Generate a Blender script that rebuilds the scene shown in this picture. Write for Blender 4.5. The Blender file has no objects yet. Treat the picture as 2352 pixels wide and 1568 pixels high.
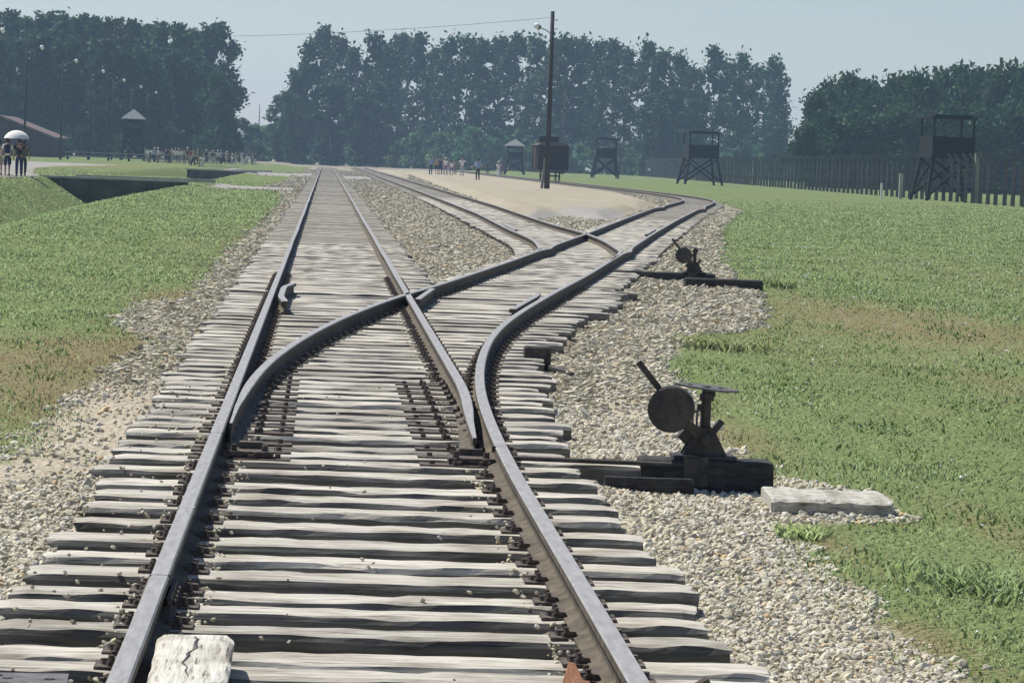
import bpy, bmesh, math, random
import numpy as np
from mathutils import Vector, Matrix
random.seed(7); rng = np.random.default_rng(11)
R = math.radians
S = bpy.context.scene; COL = S.collection

# ------------------------------------------------------------------ camera
FPX = 7500.0; CAMZ = 1.785; ROLL = 0.037
pit = math.atan(409/7500); yaw = math.atan(443/7500*math.cos(pit))
F = Vector((math.sin(yaw)*math.cos(pit), math.cos(yaw)*math.cos(pit), -math.sin(pit)))
R0 = Vector((math.cos(yaw), -math.sin(yaw), 0)); U0 = R0.cross(F)
RR = R0*math.cos(ROLL) + U0*math.sin(ROLL); UU = U0*math.cos(ROLL) - R0*math.sin(ROLL)
C0 = Vector((0, 0, CAMZ))
cam = bpy.data.cameras.new('camera'); co = bpy.data.objects.new('camera', cam); COL.objects.link(co)
M = Matrix((RR, UU, -F)).transposed().to_4x4(); M.translation = C0; co.matrix_world = M
cam.sensor_width = 36; cam.lens = FPX/2352*36; cam.clip_start = .5; cam.clip_end = 9000
S.camera = co
def un(px, py, z=0.0):                       # a pixel of the photo on a level plane -> world point
    d = F + RR*((px-1176)/FPX) - UU*((py-784)/FPX)
    t = (z-CAMZ)/d.z
    return (d.x*t, d.y*t)

def kx(px):
    d = F + RR*((px-1176)/FPX) - UU*((359+.037*(px-749)-784)/FPX); return d.x/d.y
# ------------------------------------------------------------------ light
SUN_EL, SUN_AZ = R(56), R(-48)               # azimuth from +Y, negative = to the left
W = bpy.data.worlds.new('World'); S.world = W; W.use_nodes = True
nt = W.node_tree; nt.nodes.clear()
sky = nt.nodes.new('ShaderNodeTexSky'); sky.sky_type = 'NISHITA'; sky.sun_disc = False
sky.sun_elevation = SUN_EL; sky.sun_rotation = SUN_AZ; sky.air_density = 1.0; sky.dust_density = .3; sky.ozone_density = 3.0
bg = nt.nodes.new('ShaderNodeBackground'); bg.inputs[1].default_value = .071
out = nt.nodes.new('ShaderNodeOutputWorld')
tint = nt.nodes.new('ShaderNodeMix'); tint.data_type = 'RGBA'; tint.blend_type = 'MULTIPLY'; tint.inputs[0].default_value = 1; tint.inputs[7].default_value = (1, .95, 1.0, 1); nt.links.new(sky.outputs[0], tint.inputs[6]); nt.links.new(tint.outputs[2], bg.inputs[0]); nt.links.new(bg.outputs[0], out.inputs[0])
sl = bpy.data.lights.new('sun', 'SUN'); sl.energy = 4.2; sl.angle = R(.6); sl.color = (1, .955, .88)
so = bpy.data.objects.new('sun', sl); COL.objects.link(so)
sdir = Vector((math.sin(SUN_AZ)*math.cos(SUN_EL), math.cos(SUN_AZ)*math.cos(SUN_EL), math.sin(SUN_EL)))
so.rotation_euler = sdir.to_track_quat('Z', 'Y').to_euler(); so.location = (0, 0, 60)
S.view_settings.view_transform = 'Standard'; S.view_settings.look = 'None'
S.view_settings.exposure = 0.42; S.view_settings.gamma = 1
S.render.engine = 'CYCLES'; S.cycles.volume_bounces = 1; S.cycles.max_bounces = 5

# ------------------------------------------------------------------ materials
def nd(nt, typ, **kw):
    n = nt.nodes.new(typ)
    for k, v in kw.items():
        if k.startswith('i_'):
            n.inputs[k[2:].replace('_', ' ')].default_value = v
        else: setattr(n, k, v)
    return n
def ramp(nt, stops):
    n = nt.nodes.new('ShaderNodeValToRGB'); e = n.color_ramp.elements
    while len(e) < len(stops): e.new(.5)
    for k, (p, c) in enumerate(stops):
        e[k].position = p; e[k].color = tuple(c)+(1,) if len(c) == 3 else c
    return n
def mixc(nt, fac, a, b, mode='MIX'):
    n = nt.nodes.new('ShaderNodeMix'); n.data_type = 'RGBA'; n.blend_type = mode
    for s, v in ((0, fac), (6, a), (7, b)):
        if hasattr(v, 'is_linked') or isinstance(v, bpy.types.NodeSocket): nt.links.new(v, n.inputs[s])
        else: n.inputs[s].default_value = v if s == 0 else (tuple(v)+(1,) if len(v) == 3 else v)
    return n.outputs[2]
def math_(nt, op, a, b=None, c=None, clamp=False):
    n = nt.nodes.new('ShaderNodeMath'); n.operation = op; n.use_clamp = clamp
    for k, v in enumerate((a, b, c)):
        if v is None: continue
        if isinstance(v, bpy.types.NodeSocket): nt.links.new(v, n.inputs[k])
        else: n.inputs[k].default_value = v
    return n.outputs[0]
def newmat(name):
    m = bpy.data.materials.new(name); m.use_nodes = True
    nt = m.node_tree; b = nt.nodes['Principled BSDF']
    b.inputs['Specular IOR Level'].default_value = .25
    return m, nt, b
def tex(nt, kind='Noise', scale=5, detail=4, rough=.6, coord='Object', vscale=(1, 1, 1), **kw):
    tc = nt.nodes.new('ShaderNodeTexCoord'); mp = nt.nodes.new('ShaderNodeMapping')
    mp.inputs['Scale'].default_value = vscale
    nt.links.new(tc.outputs[coord], mp.inputs[0])
    t = nt.nodes.new('ShaderNodeTex'+kind); t.inputs['Scale'].default_value = scale
    if kind == 'Noise': t.inputs['Detail'].default_value = detail; t.inputs['Roughness'].default_value = rough
    nt.links.new(mp.outputs[0], t.inputs['Vector'])
    for k, v in kw.items(): setattr(t, k, v)
    return t
def bump(nt, b, h, strength=.5, dist=.02):
    n = nt.nodes.new('ShaderNodeBump'); n.inputs['Strength'].default_value = strength; n.inputs['Distance'].default_value = dist
    nt.links.new(h, n.inputs['Height']); nt.links.new(n.outputs[0], b.inputs['Normal'])
def simple(name, col, rough=.8, var=.25, scale=6, metal=0, bmp=.3, vs=(1, 1, 1), col2=None):
    m, nt, b = newmat(name)
    t = tex(nt, scale=scale, vscale=vs)
    c2 = col2 or tuple(c*(1-var*1.6) for c in col)
    rp = ramp(nt, [(.3, c2), (.7, tuple(min(1, c*(1+var)) for c in col))])
    nt.links.new(t.outputs[0], rp.inputs[0]); nt.links.new(rp.outputs[0], b.inputs['Base Color'])
    b.inputs['Roughness'].default_value = rough; b.inputs['Metallic'].default_value = metal
    if bmp: bump(nt, b, t.outputs[0], bmp)
    return m
def wood_mat(name, lo, mid, hi, axis=(1, 14, 14)):
    m, nt, b = newmat(name)
    oi = nt.nodes.new('ShaderNodeObjectInfo')
    tc = nt.nodes.new('ShaderNodeTexCoord')
    add = nt.nodes.new('ShaderNodeVectorMath'); add.operation = 'ADD'
    sc = nt.nodes.new('ShaderNodeVectorMath'); sc.operation = 'SCALE'; sc.inputs[3].default_value = 37
    cmb = nt.nodes.new('ShaderNodeCombineXYZ')
    gi = nt.nodes.new('ShaderNodeNewGeometry'); rnd = math_(nt, 'FRACT', math_(nt, 'ADD', oi.outputs['Random'], gi.outputs['Random Per Island']))
    for k in range(3): nt.links.new(rnd, cmb.inputs[k])
    nt.links.new(cmb.outputs[0], sc.inputs[0])
    nt.links.new(tc.outputs['Object'], add.inputs[0]); nt.links.new(sc.outputs[0], add.inputs[1])
    mp = nt.nodes.new('ShaderNodeMapping'); mp.inputs['Scale'].default_value = axis
    nt.links.new(add.outputs[0], mp.inputs[0])
    g = nt.nodes.new('ShaderNodeTexNoise'); g.inputs['Scale'].default_value = 2.6; g.inputs['Detail'].default_value = 7; g.inputs['Roughness'].default_value = .65
    nt.links.new(mp.outputs[0], g.inputs[0])
    n2 = nt.nodes.new('ShaderNodeTexNoise'); n2.inputs['Scale'].default_value = 3.2; n2.inputs['Detail'].default_value = 4
    nt.links.new(add.outputs[0], n2.inputs[0])
    rp = ramp(nt, [(.30, lo), (.43, mid), (.62, hi)]); nt.links.new(g.outputs[0], rp.inputs[0])
    mp2 = nt.nodes.new('ShaderNodeMapping'); mp2.inputs['Scale'].default_value = tuple(1.6 if a == 1 else a*4.5 for a in axis); nt.links.new(add.outputs[0], mp2.inputs[0])
    g2 = nt.nodes.new('ShaderNodeTexNoise'); g2.inputs['Scale'].default_value = 1.7; g2.inputs['Detail'].default_value = 5; g2.inputs['Roughness'].default_value = .6; nt.links.new(mp2.outputs[0], g2.inputs[0])
    cr = ramp(nt, [(.33, (.25, .24, .22)), (.39, (1, 1, 1))]); nt.links.new(g2.outputs[0], cr.inputs[0])
    sp = ramp(nt, [(.3, (.62, .6, .56)), (.55, (1, 1, 1))]); nt.links.new(n2.outputs[0], sp.inputs[0])
    c = mixc(nt, 1.0, rp.outputs[0], sp.outputs[0], 'MULTIPLY'); c = mixc(nt, 1.0, c, cr.outputs[0], 'MULTIPLY')
    hv = nt.nodes.new('ShaderNodeHueSaturation'); nt.links.new(c, hv.inputs['Color'])
    mr = nt.nodes.new('ShaderNodeMapRange'); mr.inputs[3].default_value = .78; mr.inputs[4].default_value = 1.12
    nt.links.new(rnd, mr.inputs[0]); nt.links.new(mr.outputs[0], hv.inputs['Value'])
    nt.links.new(hv.outputs[0], b.inputs['Base Color']); b.inputs['Roughness'].default_value = .92
    bump(nt, b, g.outputs[0], .9, .012)
    return m
MT = {}
MT['sleeper'] = wood_mat('weathered_wood', (.08, .072, .062), (.45, .42, .355), (.66, .625, .535))
MT['tar_shade_side'] = wood_mat('creosote_shade_side', (.08, .077, .07), (.15, .145, .13), (.23, .22, .195))  # sleeper sides: creosote tone with their shade also put into the colour
MT['pale_wood'] = wood_mat('pale_wood', (.12, .11, .09), (.5, .48, .41), (.66, .64, .56))
MT['tar_wood'] = wood_mat('tarred_wood', (.025, .025, .026), (.05, .05, .05), (.085, .083, .078))
MT['railtop'] = simple('worn_rail_top', (.33, .325, .315), .6, .14, 9, .1, .15, (4, .6, 1))
MT['rail'] = simple('rusty_rail', (.125, .105, .075), .85, .3, 12, 0, .3, col2=(.06, .05, .038))
MT['rust'] = simple('dark_rust', (.13, .108, .09), .9, .4, 40, 0, .5)
MT['brownrust'] = simple('brown_rust', (.28, .13, .07), .9, .3, 30, 0, .5)
MT['iron'] = simple('dark_iron', (.075, .066, .058), .6, .4, 9, .2, .4, col2=(.030, .030, .031))
MT['grayiron'] = simple('grey_iron', (.16, .155, .15), .6, .25, 18, .3, .2)
MT['towerwood'] = simple('dark_boards', (.013, .016, .019), .95, .3, 3, 0, .3, (6, 6, .6))
MT['roofgray'] = simple('grey_roof', (.23, .24, .23), .9, .15, 4)
MT['roofred'] = simple('faded_red_roof', (.17, .115, .10), .9, .2, 2, col2=(.11, .08, .07))
MT['hutwall'] = simple('dark_brick', (.06, .042, .036), .9, .3, 3)
MT['concrete'] = simple('concrete_post', (.25, .24, .21), .9, .2, 2)
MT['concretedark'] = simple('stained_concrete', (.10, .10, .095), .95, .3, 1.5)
MT['palecon'] = simple('pale_concrete', (.42, .41, .37), .9, .15, 2)
MT['polewood'] = simple('pole_wood', (.06, .055, .052), .9, .3, 2, 0, .4, (8, 8, .5))
MT['wagon'] = simple('brown_wagon_boards', (.026, .015, .014), .8, .25, 3, 0, .3, (5, 5, .3))
MT['wagonpost'] = simple('faded_wagon_frame', (.07, .045, .042), .8, .2, 3)
MT['white'] = simple('white_enamel', (.8, .8, .78), .5, .05, 3, 0, 0)
MT['umbrella'] = simple('white_cloth', (.8, .79, .74), .8, .06, 3, 0, 0)
MT['wire'] = simple('wire', (.05, .05, .05), .7, .1, 3, 0, 0)
MT['bark'] = simple('bark', (.20, .18, .155), .95, .3, 2, 0, .4, (4, 4, .6))
MT['skin'] = simple('skin', (.42, .25, .17), .6, .08, 8, 0, 0)
MT['hair'] = simple('dark_hair', (.04, .028, .02), .7, .2, 20, 0, 0)
MT['shoe'] = simple('shoe', (.08, .075, .07), .7, .2, 10, 0, 0)
def leafmat(name, a, b_, trans=.3):
    m, nt, b = newmat(name)
    oi = nt.nodes.new('ShaderNodeObjectInfo'); t = tex(nt, scale=.35, detail=3)
    g = nt.nodes.new('ShaderNodeNewGeometry')
    rp = ramp(nt, [(.3, a), (.7, b_)])
    s = math_(nt, 'ADD', math_(nt, 'MULTIPLY', t.outputs[0], .6), math_(nt, 'MULTIPLY', g.outputs['Random Per Island'], .4))
    nt.links.new(s, rp.inputs[0])
    hv = nt.nodes.new('ShaderNodeHueSaturation'); nt.links.new(rp.outputs[0], hv.inputs['Color'])
    mr = nt.nodes.new('ShaderNodeMapRange'); mr.inputs[3].default_value = .75; mr.inputs[4].default_value = 1.2
    nt.links.new(oi.outputs['Random'], mr.inputs[0]); nt.links.new(mr.outputs[0], hv.inputs['Value'])
    mh = nt.nodes.new('ShaderNodeMapRange'); mh.inputs[3].default_value = .465; mh.inputs[4].default_value = .515
    nt.links.new(math_(nt, 'FRACT', math_(nt, 'MULTIPLY', oi.outputs['Random'], 7.3)), mh.inputs[0]); nt.links.new(mh.outputs[0], hv.inputs['Hue'])
    nt.links.new(hv.outputs[0], b.inputs['Base Color']); b.inputs['Roughness'].default_value = .7
    tr = nt.nodes.new('ShaderNodeBsdfTranslucent'); nt.links.new(hv.outputs[0], tr.inputs[0])
    mx = nt.nodes.new('ShaderNodeMixShader'); mx.inputs[0].default_value = trans
    o = nt.nodes['Material Output']
    nt.links.new(b.outputs[0], mx.inputs[1]); nt.links.new(tr.outputs[0], mx.inputs[2]); nt.links.new(mx.outputs[0], o.inputs[0])
    return m
def upn(m, k):
    nt = m.node_tree; b = nt.nodes['Principled BSDF']; g = nt.nodes.new('ShaderNodeNewGeometry'); c = nt.nodes.new('ShaderNodeVectorMath'); c.operation = 'ADD'; c.inputs[1].default_value = (0, 0, k)
    n = nt.nodes.new('ShaderNodeVectorMath'); n.operation = 'NORMALIZE'; nt.links.new(g.outputs['Normal'], c.inputs[0]); nt.links.new(c.outputs[0], n.inputs[0]); nt.links.new(n.outputs[0], b.inputs['Normal'])
MT['leaf'] = leafmat('leaves', (.015, .050, .022), (.045, .12, .040))
MT['leaf2'] = leafmat('bright_leaves', (.05, .13, .045), (.13, .26, .09), .5)
MT['blade'] = leafmat('grass_blades', (.19, .275, .10), (.40, .52, .23), .25)
MT['dryblade'] = leafmat('dry_grass_blades', (.24, .21, .10), (.44, .38, .20), .35)
MT['weed'] = leafmat('weed_leaves', (.11, .19, .05), (.26, .38, .12), .35); upn(MT['weed'], 2.0); upn(MT['blade'], 2.5); upn(MT['dryblade'], 2.5)
# stones: a colour per stone
m, nt_, b = newmat('ballast_stone')
g = nt_.nodes.new('ShaderNodeNewGeometry')
rp = ramp(nt_, [(0, (.30, .27, .20)), (.25, (.50, .46, .35)), (.5, (.63, .58, .41)), (.75, (.56, .53, .45)), (.93, (.74, .70, .57)), (1, (.56, .40, .21))])
nt_.links.new(g.outputs['Random Per Island'], rp.inputs[0]); nt_.links.new(rp.outputs[0], b.inputs['Base Color'])
b.inputs['Roughness'].default_value = .9; MT['stone'] = m

# ------------------------------------------------------------------ helpers
class MB:
    def __init__(s): s.v = []; s.f = []; s.m = []
    def add(s, vs, fs, mi=0):
        o = len(s.v); s.v += [tuple(p) for p in vs]
        for q in fs: s.f.append(tuple(i+o for i in q)); s.m.append(mi)
    def box(s, c, d, mi=0, rz=0, ry=0, rx=0, taper=1):
        hx, hy, hz = d[0]/2, d[1]/2, d[2]/2
        mt = Matrix.Rotation(rz, 3, 'Z') @ Matrix.Rotation(ry, 3, 'Y') @ Matrix.Rotation(rx, 3, 'X')
        P = []
        for z in (-1, 1):
            k = taper if z > 0 else 1
            for x, y in ((-1, -1), (1, -1), (1, 1), (-1, 1)):
                P.append(mt @ Vector((x*hx*k, y*hy*k, z*hz)) + Vector(c))
        s.add(P, [(3, 2, 1, 0), (4, 5, 6, 7), (0, 1, 5, 4), (1, 2, 6, 5), (2, 3, 7, 6), (3, 0, 4, 7)], mi)
    def bar(s, a, b, w, d=None, mi=0):
        a, b = Vector(a), Vector(b); d = d or w; ax = b-a; L = ax.length; z = ax.normalized()
        x = z.cross(Vector((0, 1, 0)));
        if x.length < .1: x = z.cross(Vector((1, 0, 0)))
        x.normalize(); y = z.cross(x)
        P = [p + x*sx*w/2 + y*sy*d/2 for p in (a, b) for sx, sy in ((-1, -1), (1, -1), (1, 1), (-1, 1))]
        s.add(P, [(3, 2, 1, 0), (4, 5, 6, 7), (0, 1, 5, 4), (1, 2, 6, 5), (2, 3, 7, 6), (3, 0, 4, 7)], mi)
    def tube(s, pts, rad, n=8, mi=0, cap=True):
        pts = [Vector(p) for p in pts]; rad = rad if isinstance(rad, (list, tuple)) else [rad]*len(pts)
        V = []; 
        for i, p in enumerate(pts):
            t = (pts[min(i+1, len(pts)-1)]-pts[max(i-1, 0)]).normalized()
            x = t.cross(Vector((0, 1, 0)))
            if x.length < .2: x = t.cross(Vector((1, 0, 0)))
            x.normalize(); y = t.cross(x)
            for k in range(n):
                a = 2*math.pi*k/n; V.append(p + (x*math.cos(a)+y*math.sin(a))*rad[i])
        Fs = [(i*n+k, i*n+(k+1) % n, (i+1)*n+(k+1) % n, (i+1)*n+k) for i in range(len(pts)-1) for k in range(n)]
        if cap: Fs += [tuple(range(n-1, -1, -1)), tuple(range((len(pts)-1)*n, len(pts)*n))]
        s.add(V, Fs, mi)
    def ball(s, c, r, n=8, mi=0):
        r = r if isinstance(r, (tuple, list)) else (r, r, r); V = []; h = n//2
        for i in range(1, h):
            a = math.pi*i/h
            for k in range(n):
                q = 2*math.pi*k/n; V.append((c[0]+r[0]*math.sin(a)*math.cos(q), c[1]+r[1]*math.sin(a)*math.sin(q), c[2]+r[2]*math.cos(a)))
        V += [(c[0], c[1], c[2]+r[2]), (c[0], c[1], c[2]-r[2])]; T = len(V)-2
        Fs = [(i*n+k, (i+1)*n+k, (i+1)*n+(k+1) % n, i*n+(k+1) % n) for i in range(h-2) for k in range(n)]
        Fs += [(T, k, (k+1) % n) for k in range(n)] + [(T+1, (h-2)*n+(k+1) % n, (h-2)*n+k) for k in range(n)]
        s.add(V, Fs, mi)
    def mesh(s, name):
        me = bpy.data.meshes.new(name); me.from_pydata(s.v, [], s.f); return me
    def build(s, name, mats, parent=None, loc=(0, 0, 0), bevel=0, smooth=False, **tg):
        me = s.mesh(name)
        mats = mats if isinstance(mats, (list, tuple)) else [mats]
        for x in mats: me.materials.append(MT[x])
        if len(mats) > 1: me.polygons.foreach_set('material_index', s.m)
        if smooth: me.polygons.foreach_set('use_smooth', [True]*len(me.polygons))
        o = bpy.data.objects.new(name, me); COL.objects.link(o); o.parent = parent; o.location = loc
        if bevel:
            bm = bmesh.new(); bm.from_mesh(me); bmesh.ops.bevel(bm, geom=bm.edges[:], offset=bevel, segments=1, affect='EDGES'); bm.to_mesh(me); bm.free()
        if tg: tag(o, **tg)
        return o
def tag(o, label=None, cat=None, group=None, kind=None):
    for k, v in (('label', label), ('category', cat), ('group', group), ('kind', kind)):
        if v: o[k] = v
    return o
def empty(name, loc=(0, 0, 0), rz=0, **tg):
    o = bpy.data.objects.new(name, None); COL.objects.link(o); o.location = loc; o.rotation_euler.z = rz; o.empty_display_size = .2
    tag(o, **tg); return o
KIDS = {}
def kids(o): return [c for c in COL.objects if c.parent == o]
def copy_tree(o, parent=None):
    c = o.copy(); COL.objects.link(c)
    if parent: c.parent = parent; c.matrix_parent_inverse = o.matrix_parent_inverse
    for ch in KIDS.get(o.name) or kids(o): copy_tree(ch, c)
    return c
def fast_mesh(name, V, Fq, mat, nv=4, smooth=False):
    me = bpy.data.meshes.new(name)
    V = np.asarray(V, dtype=np.float32); Fq = np.asarray(Fq, dtype=np.int32)
    me.vertices.add(len(V)); me.vertices.foreach_set('co', V.ravel())
    me.loops.add(Fq.size); me.loops.foreach_set('vertex_index', Fq.ravel())
    me.polygons.add(len(Fq)); me.polygons.foreach_set('loop_start', np.arange(0, Fq.size, nv, dtype=np.int32))
    me.polygons.foreach_set('use_smooth', np.full(len(Fq), smooth)); me.update(calc_edges=True)
    me.materials.append(MT[mat]); return me
def linkm(name, me, parent=None, **tg):
    o = bpy.data.objects.new(name, me); COL.objects.link(o); o.parent = parent; tag(o, **tg); return o
def sstep(a, b, x):
    t = np.clip((x-a)/(b-a), 0, 1); return t*t*(3-2*t)
def vnoise(x, y, seed=0):
    xi = np.floor(x).astype(int); yi = np.floor(y).astype(int); fx = x-xi; fy = y-yi
    def h(a, b):
        n = (a*374761393 + b*668265263 + seed*974634777) & 0x7fffffff
        n = ((n ^ (n >> 13))*1274126177) & 0x7fffffff
        return ((n ^ (n >> 16)) & 0xffff)/65535.0
    fx = fx*fx*(3-2*fx); fy = fy*fy*(3-2*fy)
    return (h(xi, yi)*(1-fx)+h(xi+1, yi)*fx)*(1-fy) + (h(xi, yi+1)*(1-fx)+h(xi+1, yi+1)*fx)*fy
ORD = ['first', 'second', 'third', 'fourth', 'fifth', 'sixth', 'seventh', 'eighth', 'ninth', 'tenth', 'eleventh', 'twelfth', 'thirteenth', 'fourteenth', 'fifteenth', 'sixteenth', 'seventeenth', 'eighteenth', 'nineteenth', 'twentieth', 'twenty-first', 'twenty-second', 'twenty-third', 'twenty-fourth', 'twenty-fifth', 'twenty-sixth', 'twenty-seventh', 'twenty-eighth', 'twenty-ninth', 'thirtieth', 'thirty-first', 'thirty-second', 'thirty-third', 'thirty-fourth', 'thirty-fifth', 'thirty-sixth', 'thirty-seventh', 'thirty-eighth', 'thirty-ninth', 'fortieth']

# ------------------------------------------------------------------ rails of every track, world coordinates
RT = .24; TT = .10                           # rail top, sleeper top
XL = np.mean([un(x, y, RT)[0] for x, y in ((269, 1568), (429, 1170), (512.6, 946), (590.6, 746.8), (648.7, 613.7), (697, 490))])
XR = np.mean([un(x, y, RT)[0] for x, y in ((1068.7, 916), (1002, 776.5), (938.6, 678), (894, 600), (827.4, 490))])
def U(pts, z=RT): return [un(x, y, z) for x, y in pts]
div_left = U([(530, 971), (551, 916), (579, 866), (619.4, 825.4), (670.8, 789), (737.3, 751.3), (806.9, 719.6), (867.4, 696.9), (925, 676), (980, 662), (1058, 637), (1136, 611), (1184, 595), (1224.6, 580), (1272.5, 562.6), (1338, 539.7), (1359.5, 531), (1426, 505.3), (1498, 479), (1571.5, 460.4)])
div_right = U([(1475.8, 1568), (1246, 1185), (1224, 1146), (1140, 1025), (1105, 916.3), (1099.5, 865.9), (1103.4, 828), (1120.5, 782), (1146.5, 751.3), (1184.3, 722.4), (1234.7, 692), (1285, 664), (1343, 634), (1367.8, 619), (1434.3, 578.8), (1498, 537.2), (1553.5, 505.3), (1600.6, 481.8), (1640.8, 465.2)])
mid_left = U([(1224.6, 580), (1236, 570), (1239.7, 560), (1222, 547), (1171.7, 527), (1098, 490), (1056, 474), (1010, 455), (972, 440)])
mid_right = U([(1402, 598), (1415, 590), (1424.6, 578.8), (1415, 567.7), (1387, 551), (1351, 537), (1333, 531), (1270, 515), (1208, 495), (1134, 470), (1047.6, 442.5)])

def resample(pts, ext=()):
    P = list(pts)+list(ext); ys = np.array([p[1] for p in P]); xs = np.array([p[0] for p in P])
    out = []; y = ys[0]
    while y < ys[-1]:
        out.append(y); y += .45 if y < 60 else (1.2 if y < 130 else 3.0)
    out.append(ys[-1]); out = np.array(out); X = np.interp(out, ys, xs)
    for _ in range(2):                                     # smooth the traced line
        K = X.copy()
        for i in range(1, len(X)-1):
            w = 3 if out[i] < 60 else 2
            a, b_ = max(0, i-w), min(len(X), i+w+1)
            if a > 0 and b_ < len(X): K[i] = X[a:b_].mean()
        X = K
    return out, X
T3L = [(19.3, 175), (20.1, 190), (20.45, 210), (20.5, 250), (20.5, 520)]
T3R = [(20.4, 170), (21.4, 185), (21.95, 205), (22.05, 250), (22.05, 520)]
tracks = {
 'ml': (np.array([7.5, 20, 60, 120, 200, 300, 420, 520]), None, XL), 'mr': (np.array([18.2, 40, 80, 120, 200, 300, 420, 520]), None, XR)}
DLy, DLx = resample(div_left, T3L); DRy, DRx = resample([(XR, 7.5)]+[(XR+.005, 12.0), (XR, 17.0)]+div_right[4:], T3R)
MLy, MLx = resample(mid_left, [(4.62, 200), (4.6, 520)]); MRy, MRx = resample(mid_right, [(6.17, 200), (6.15, 520)])
MLx = np.where(MLy > 90, np.minimum(MLx, 4.66), MLx); MRx = np.where(MRy > 90, np.clip(MRx, 0, 6.2), MRx)
def fx(Y, X): return lambda y: float(np.interp(y, Y, X))
dL, dR, mL, mR = fx(DLy, DLx), fx(DRy, DRx), fx(MLy, MLx), fx(MRy, MRx)

PROF = [(-.062, 0), (-.062, .010), (-.014, .026), (-.009, .034), (-.009, .092), (-.035, .103), (-.035, .132), (-.029, .140), (.029, .140), (.035, .132), (.035, .103), (.009, .092), (.009, .034), (.014, .026), (.062, .010), (.062, 0)]
def rail(parent, Y, X, name='rail', taper=None, z0=.10, label=None, w=1.0):
    mb = MB(); V = []; n = len(PROF)
    for i in range(len(Y)):
        a, b_ = max(0, i-1), min(len(Y)-1, i+1)
        t = Vector((X[b_]-X[a], Y[b_]-Y[a], 0)).normalized(); nr = Vector((t.y, -t.x, 0))
        k = 1.0 if taper is None else taper(Y[i])
        for (u, h) in PROF:
            uu = u*w*(k if h > .03 else 1)
            V.append((X[i]+nr.x*uu, Y[i]+nr.y*uu, z0+h))
    for i in range(len(Y)-1):
        for k in range(n):
            q = (i*n+k, i*n+(k+1) % n, (i+1)*n+(k+1) % n, (i+1)*n+k)
            mb.f.append(q); mb.m.append(1 if k in (6, 7, 8) else 0)
    mb.v = V; mb.f += [tuple(range(n)), tuple(range((len(Y)-1)*n, len(Y)*n))[::-1]]; mb.m += [0, 0]
    return mb.build(name, ['rail', 'railtop'], parent, label=label)

# ------------------------------------------------------------------ ground heights and zones
WALLS = [(151.5, -13.0, -6.4), (276, -11.6, -5.8), (402, -10.6, -5.0)]
FILL = [(152.9, 178), (278.2, 300), (405, 425)]
def sdist(poly, x, y):
    P = np.array(poly); x = np.asarray(x, float); y = np.asarray(y, float)
    d = np.full(x.shape, 1e9); inside = np.zeros(x.shape, bool)
    for i in range(len(P)):
        ax, ay = P[i]; bx, by = P[(i+1) % len(P)]
        ex, ey = bx-ax, by-ay; L = ex*ex+ey*ey+1e-9
        t = np.clip(((x-ax)*ex+(y-ay)*ey)/L, 0, 1)
        # anisotropic: along-view metres count less the farther away they are
        sy = 1/np.maximum(1, y/12)
        d = np.minimum(d, np.hypot(x-ax-t*ex, (y-ay-t*ey)*sy))
        c = ((ay > y) != (by > y)) & (x < (bx-ax)*(y-ay)/(by-ay+1e-12)+ax); inside ^= c
    return np.where(inside, d, -d)
GL = U([(-900, 1190), (0, 1075), (60, 1020), (130, 955), (240, 870), (345, 800), (300, 765), (270, 735), (330, 700), (440, 690), (480, 640), (520, 590), (590, 530), (650, 470), (655, 450), (635, 440)], .03) + [(-3.3, 170), (-2.6, 200), (-2.4, 260), (-2.2, 420), (-2.2, 520), (-400, 520), (-400, 5)]
GRt = U([(2500, 1800), (2230, 1568), (2090, 1460), (2010, 1400), (1960, 1330), (1850, 1260), (1830, 1190), (2060, 1180), (2030, 1125), (1900, 1105), (1775, 1080), (1665, 1015), (1640, 965), (1590, 900), (1550, 870), (1530, 830), (1560, 790), (1640, 762), (1745, 745), (1745, 680), (1650, 600), (1655, 520), (1705, 482), (1668, 468)], 0) + [(23.1, 195), (23.4, 260), (23.6, 400), (24, 900), (500, 900), (500, -20), (60, -20), (4, 5)]
SAND = U([(940, 396), (1040, 430), (1120, 457), (1165, 472), (1210, 484), (1300, 478), (1400, 488), (1480, 470), (1525, 460)], .28) + [(19.0, 205), (19.3, 300), (19.3, 480), (7.2, 480), (7.2, 280)]
CROSS = [(-9, 268), (-2.6, 262), (6, 262), (6, 312), (-2.6, 318), (-9, 318)]
CROSS2 = [(-6, 152), (-1.2, 152), (-1.2, 172), (-6, 176)]
PATHL = [(-40, 125), (-13.2, 138), (-13.1, 155), (-15, 170), (-18.5, 210), (-19.5, 240), (-18.2, 262), (-18, 290), (-60, 290)]
BAND = U([(1205, 492), (1300, 483), (1430, 487), (1425, 500), (1260, 503)], .1)
DRY = [(100, 900, 240, 80, 1), (60, 830, 200, 60, .8), (260, 820, 110, 40, .7), (380, 690, 90, 18, .9), (2120, 745, 250, 45, 1), (1900, 700, 160, 40, .5), (1680, 990, 90, 50, .9), (2330, 880, 110, 60, .6), (2100, 1440, 90, 40, 1), (1900, 1230, 60, 50, .7), (2290, 1200, 70, 60, .7), (2200, 620, 200, 30, .35), (1760, 760, 150, 70, .35), (2250, 1540, 120, 60, .7), (240, 390, 200, 12, .5), (500, 560, 120, 50, .25)]
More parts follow.
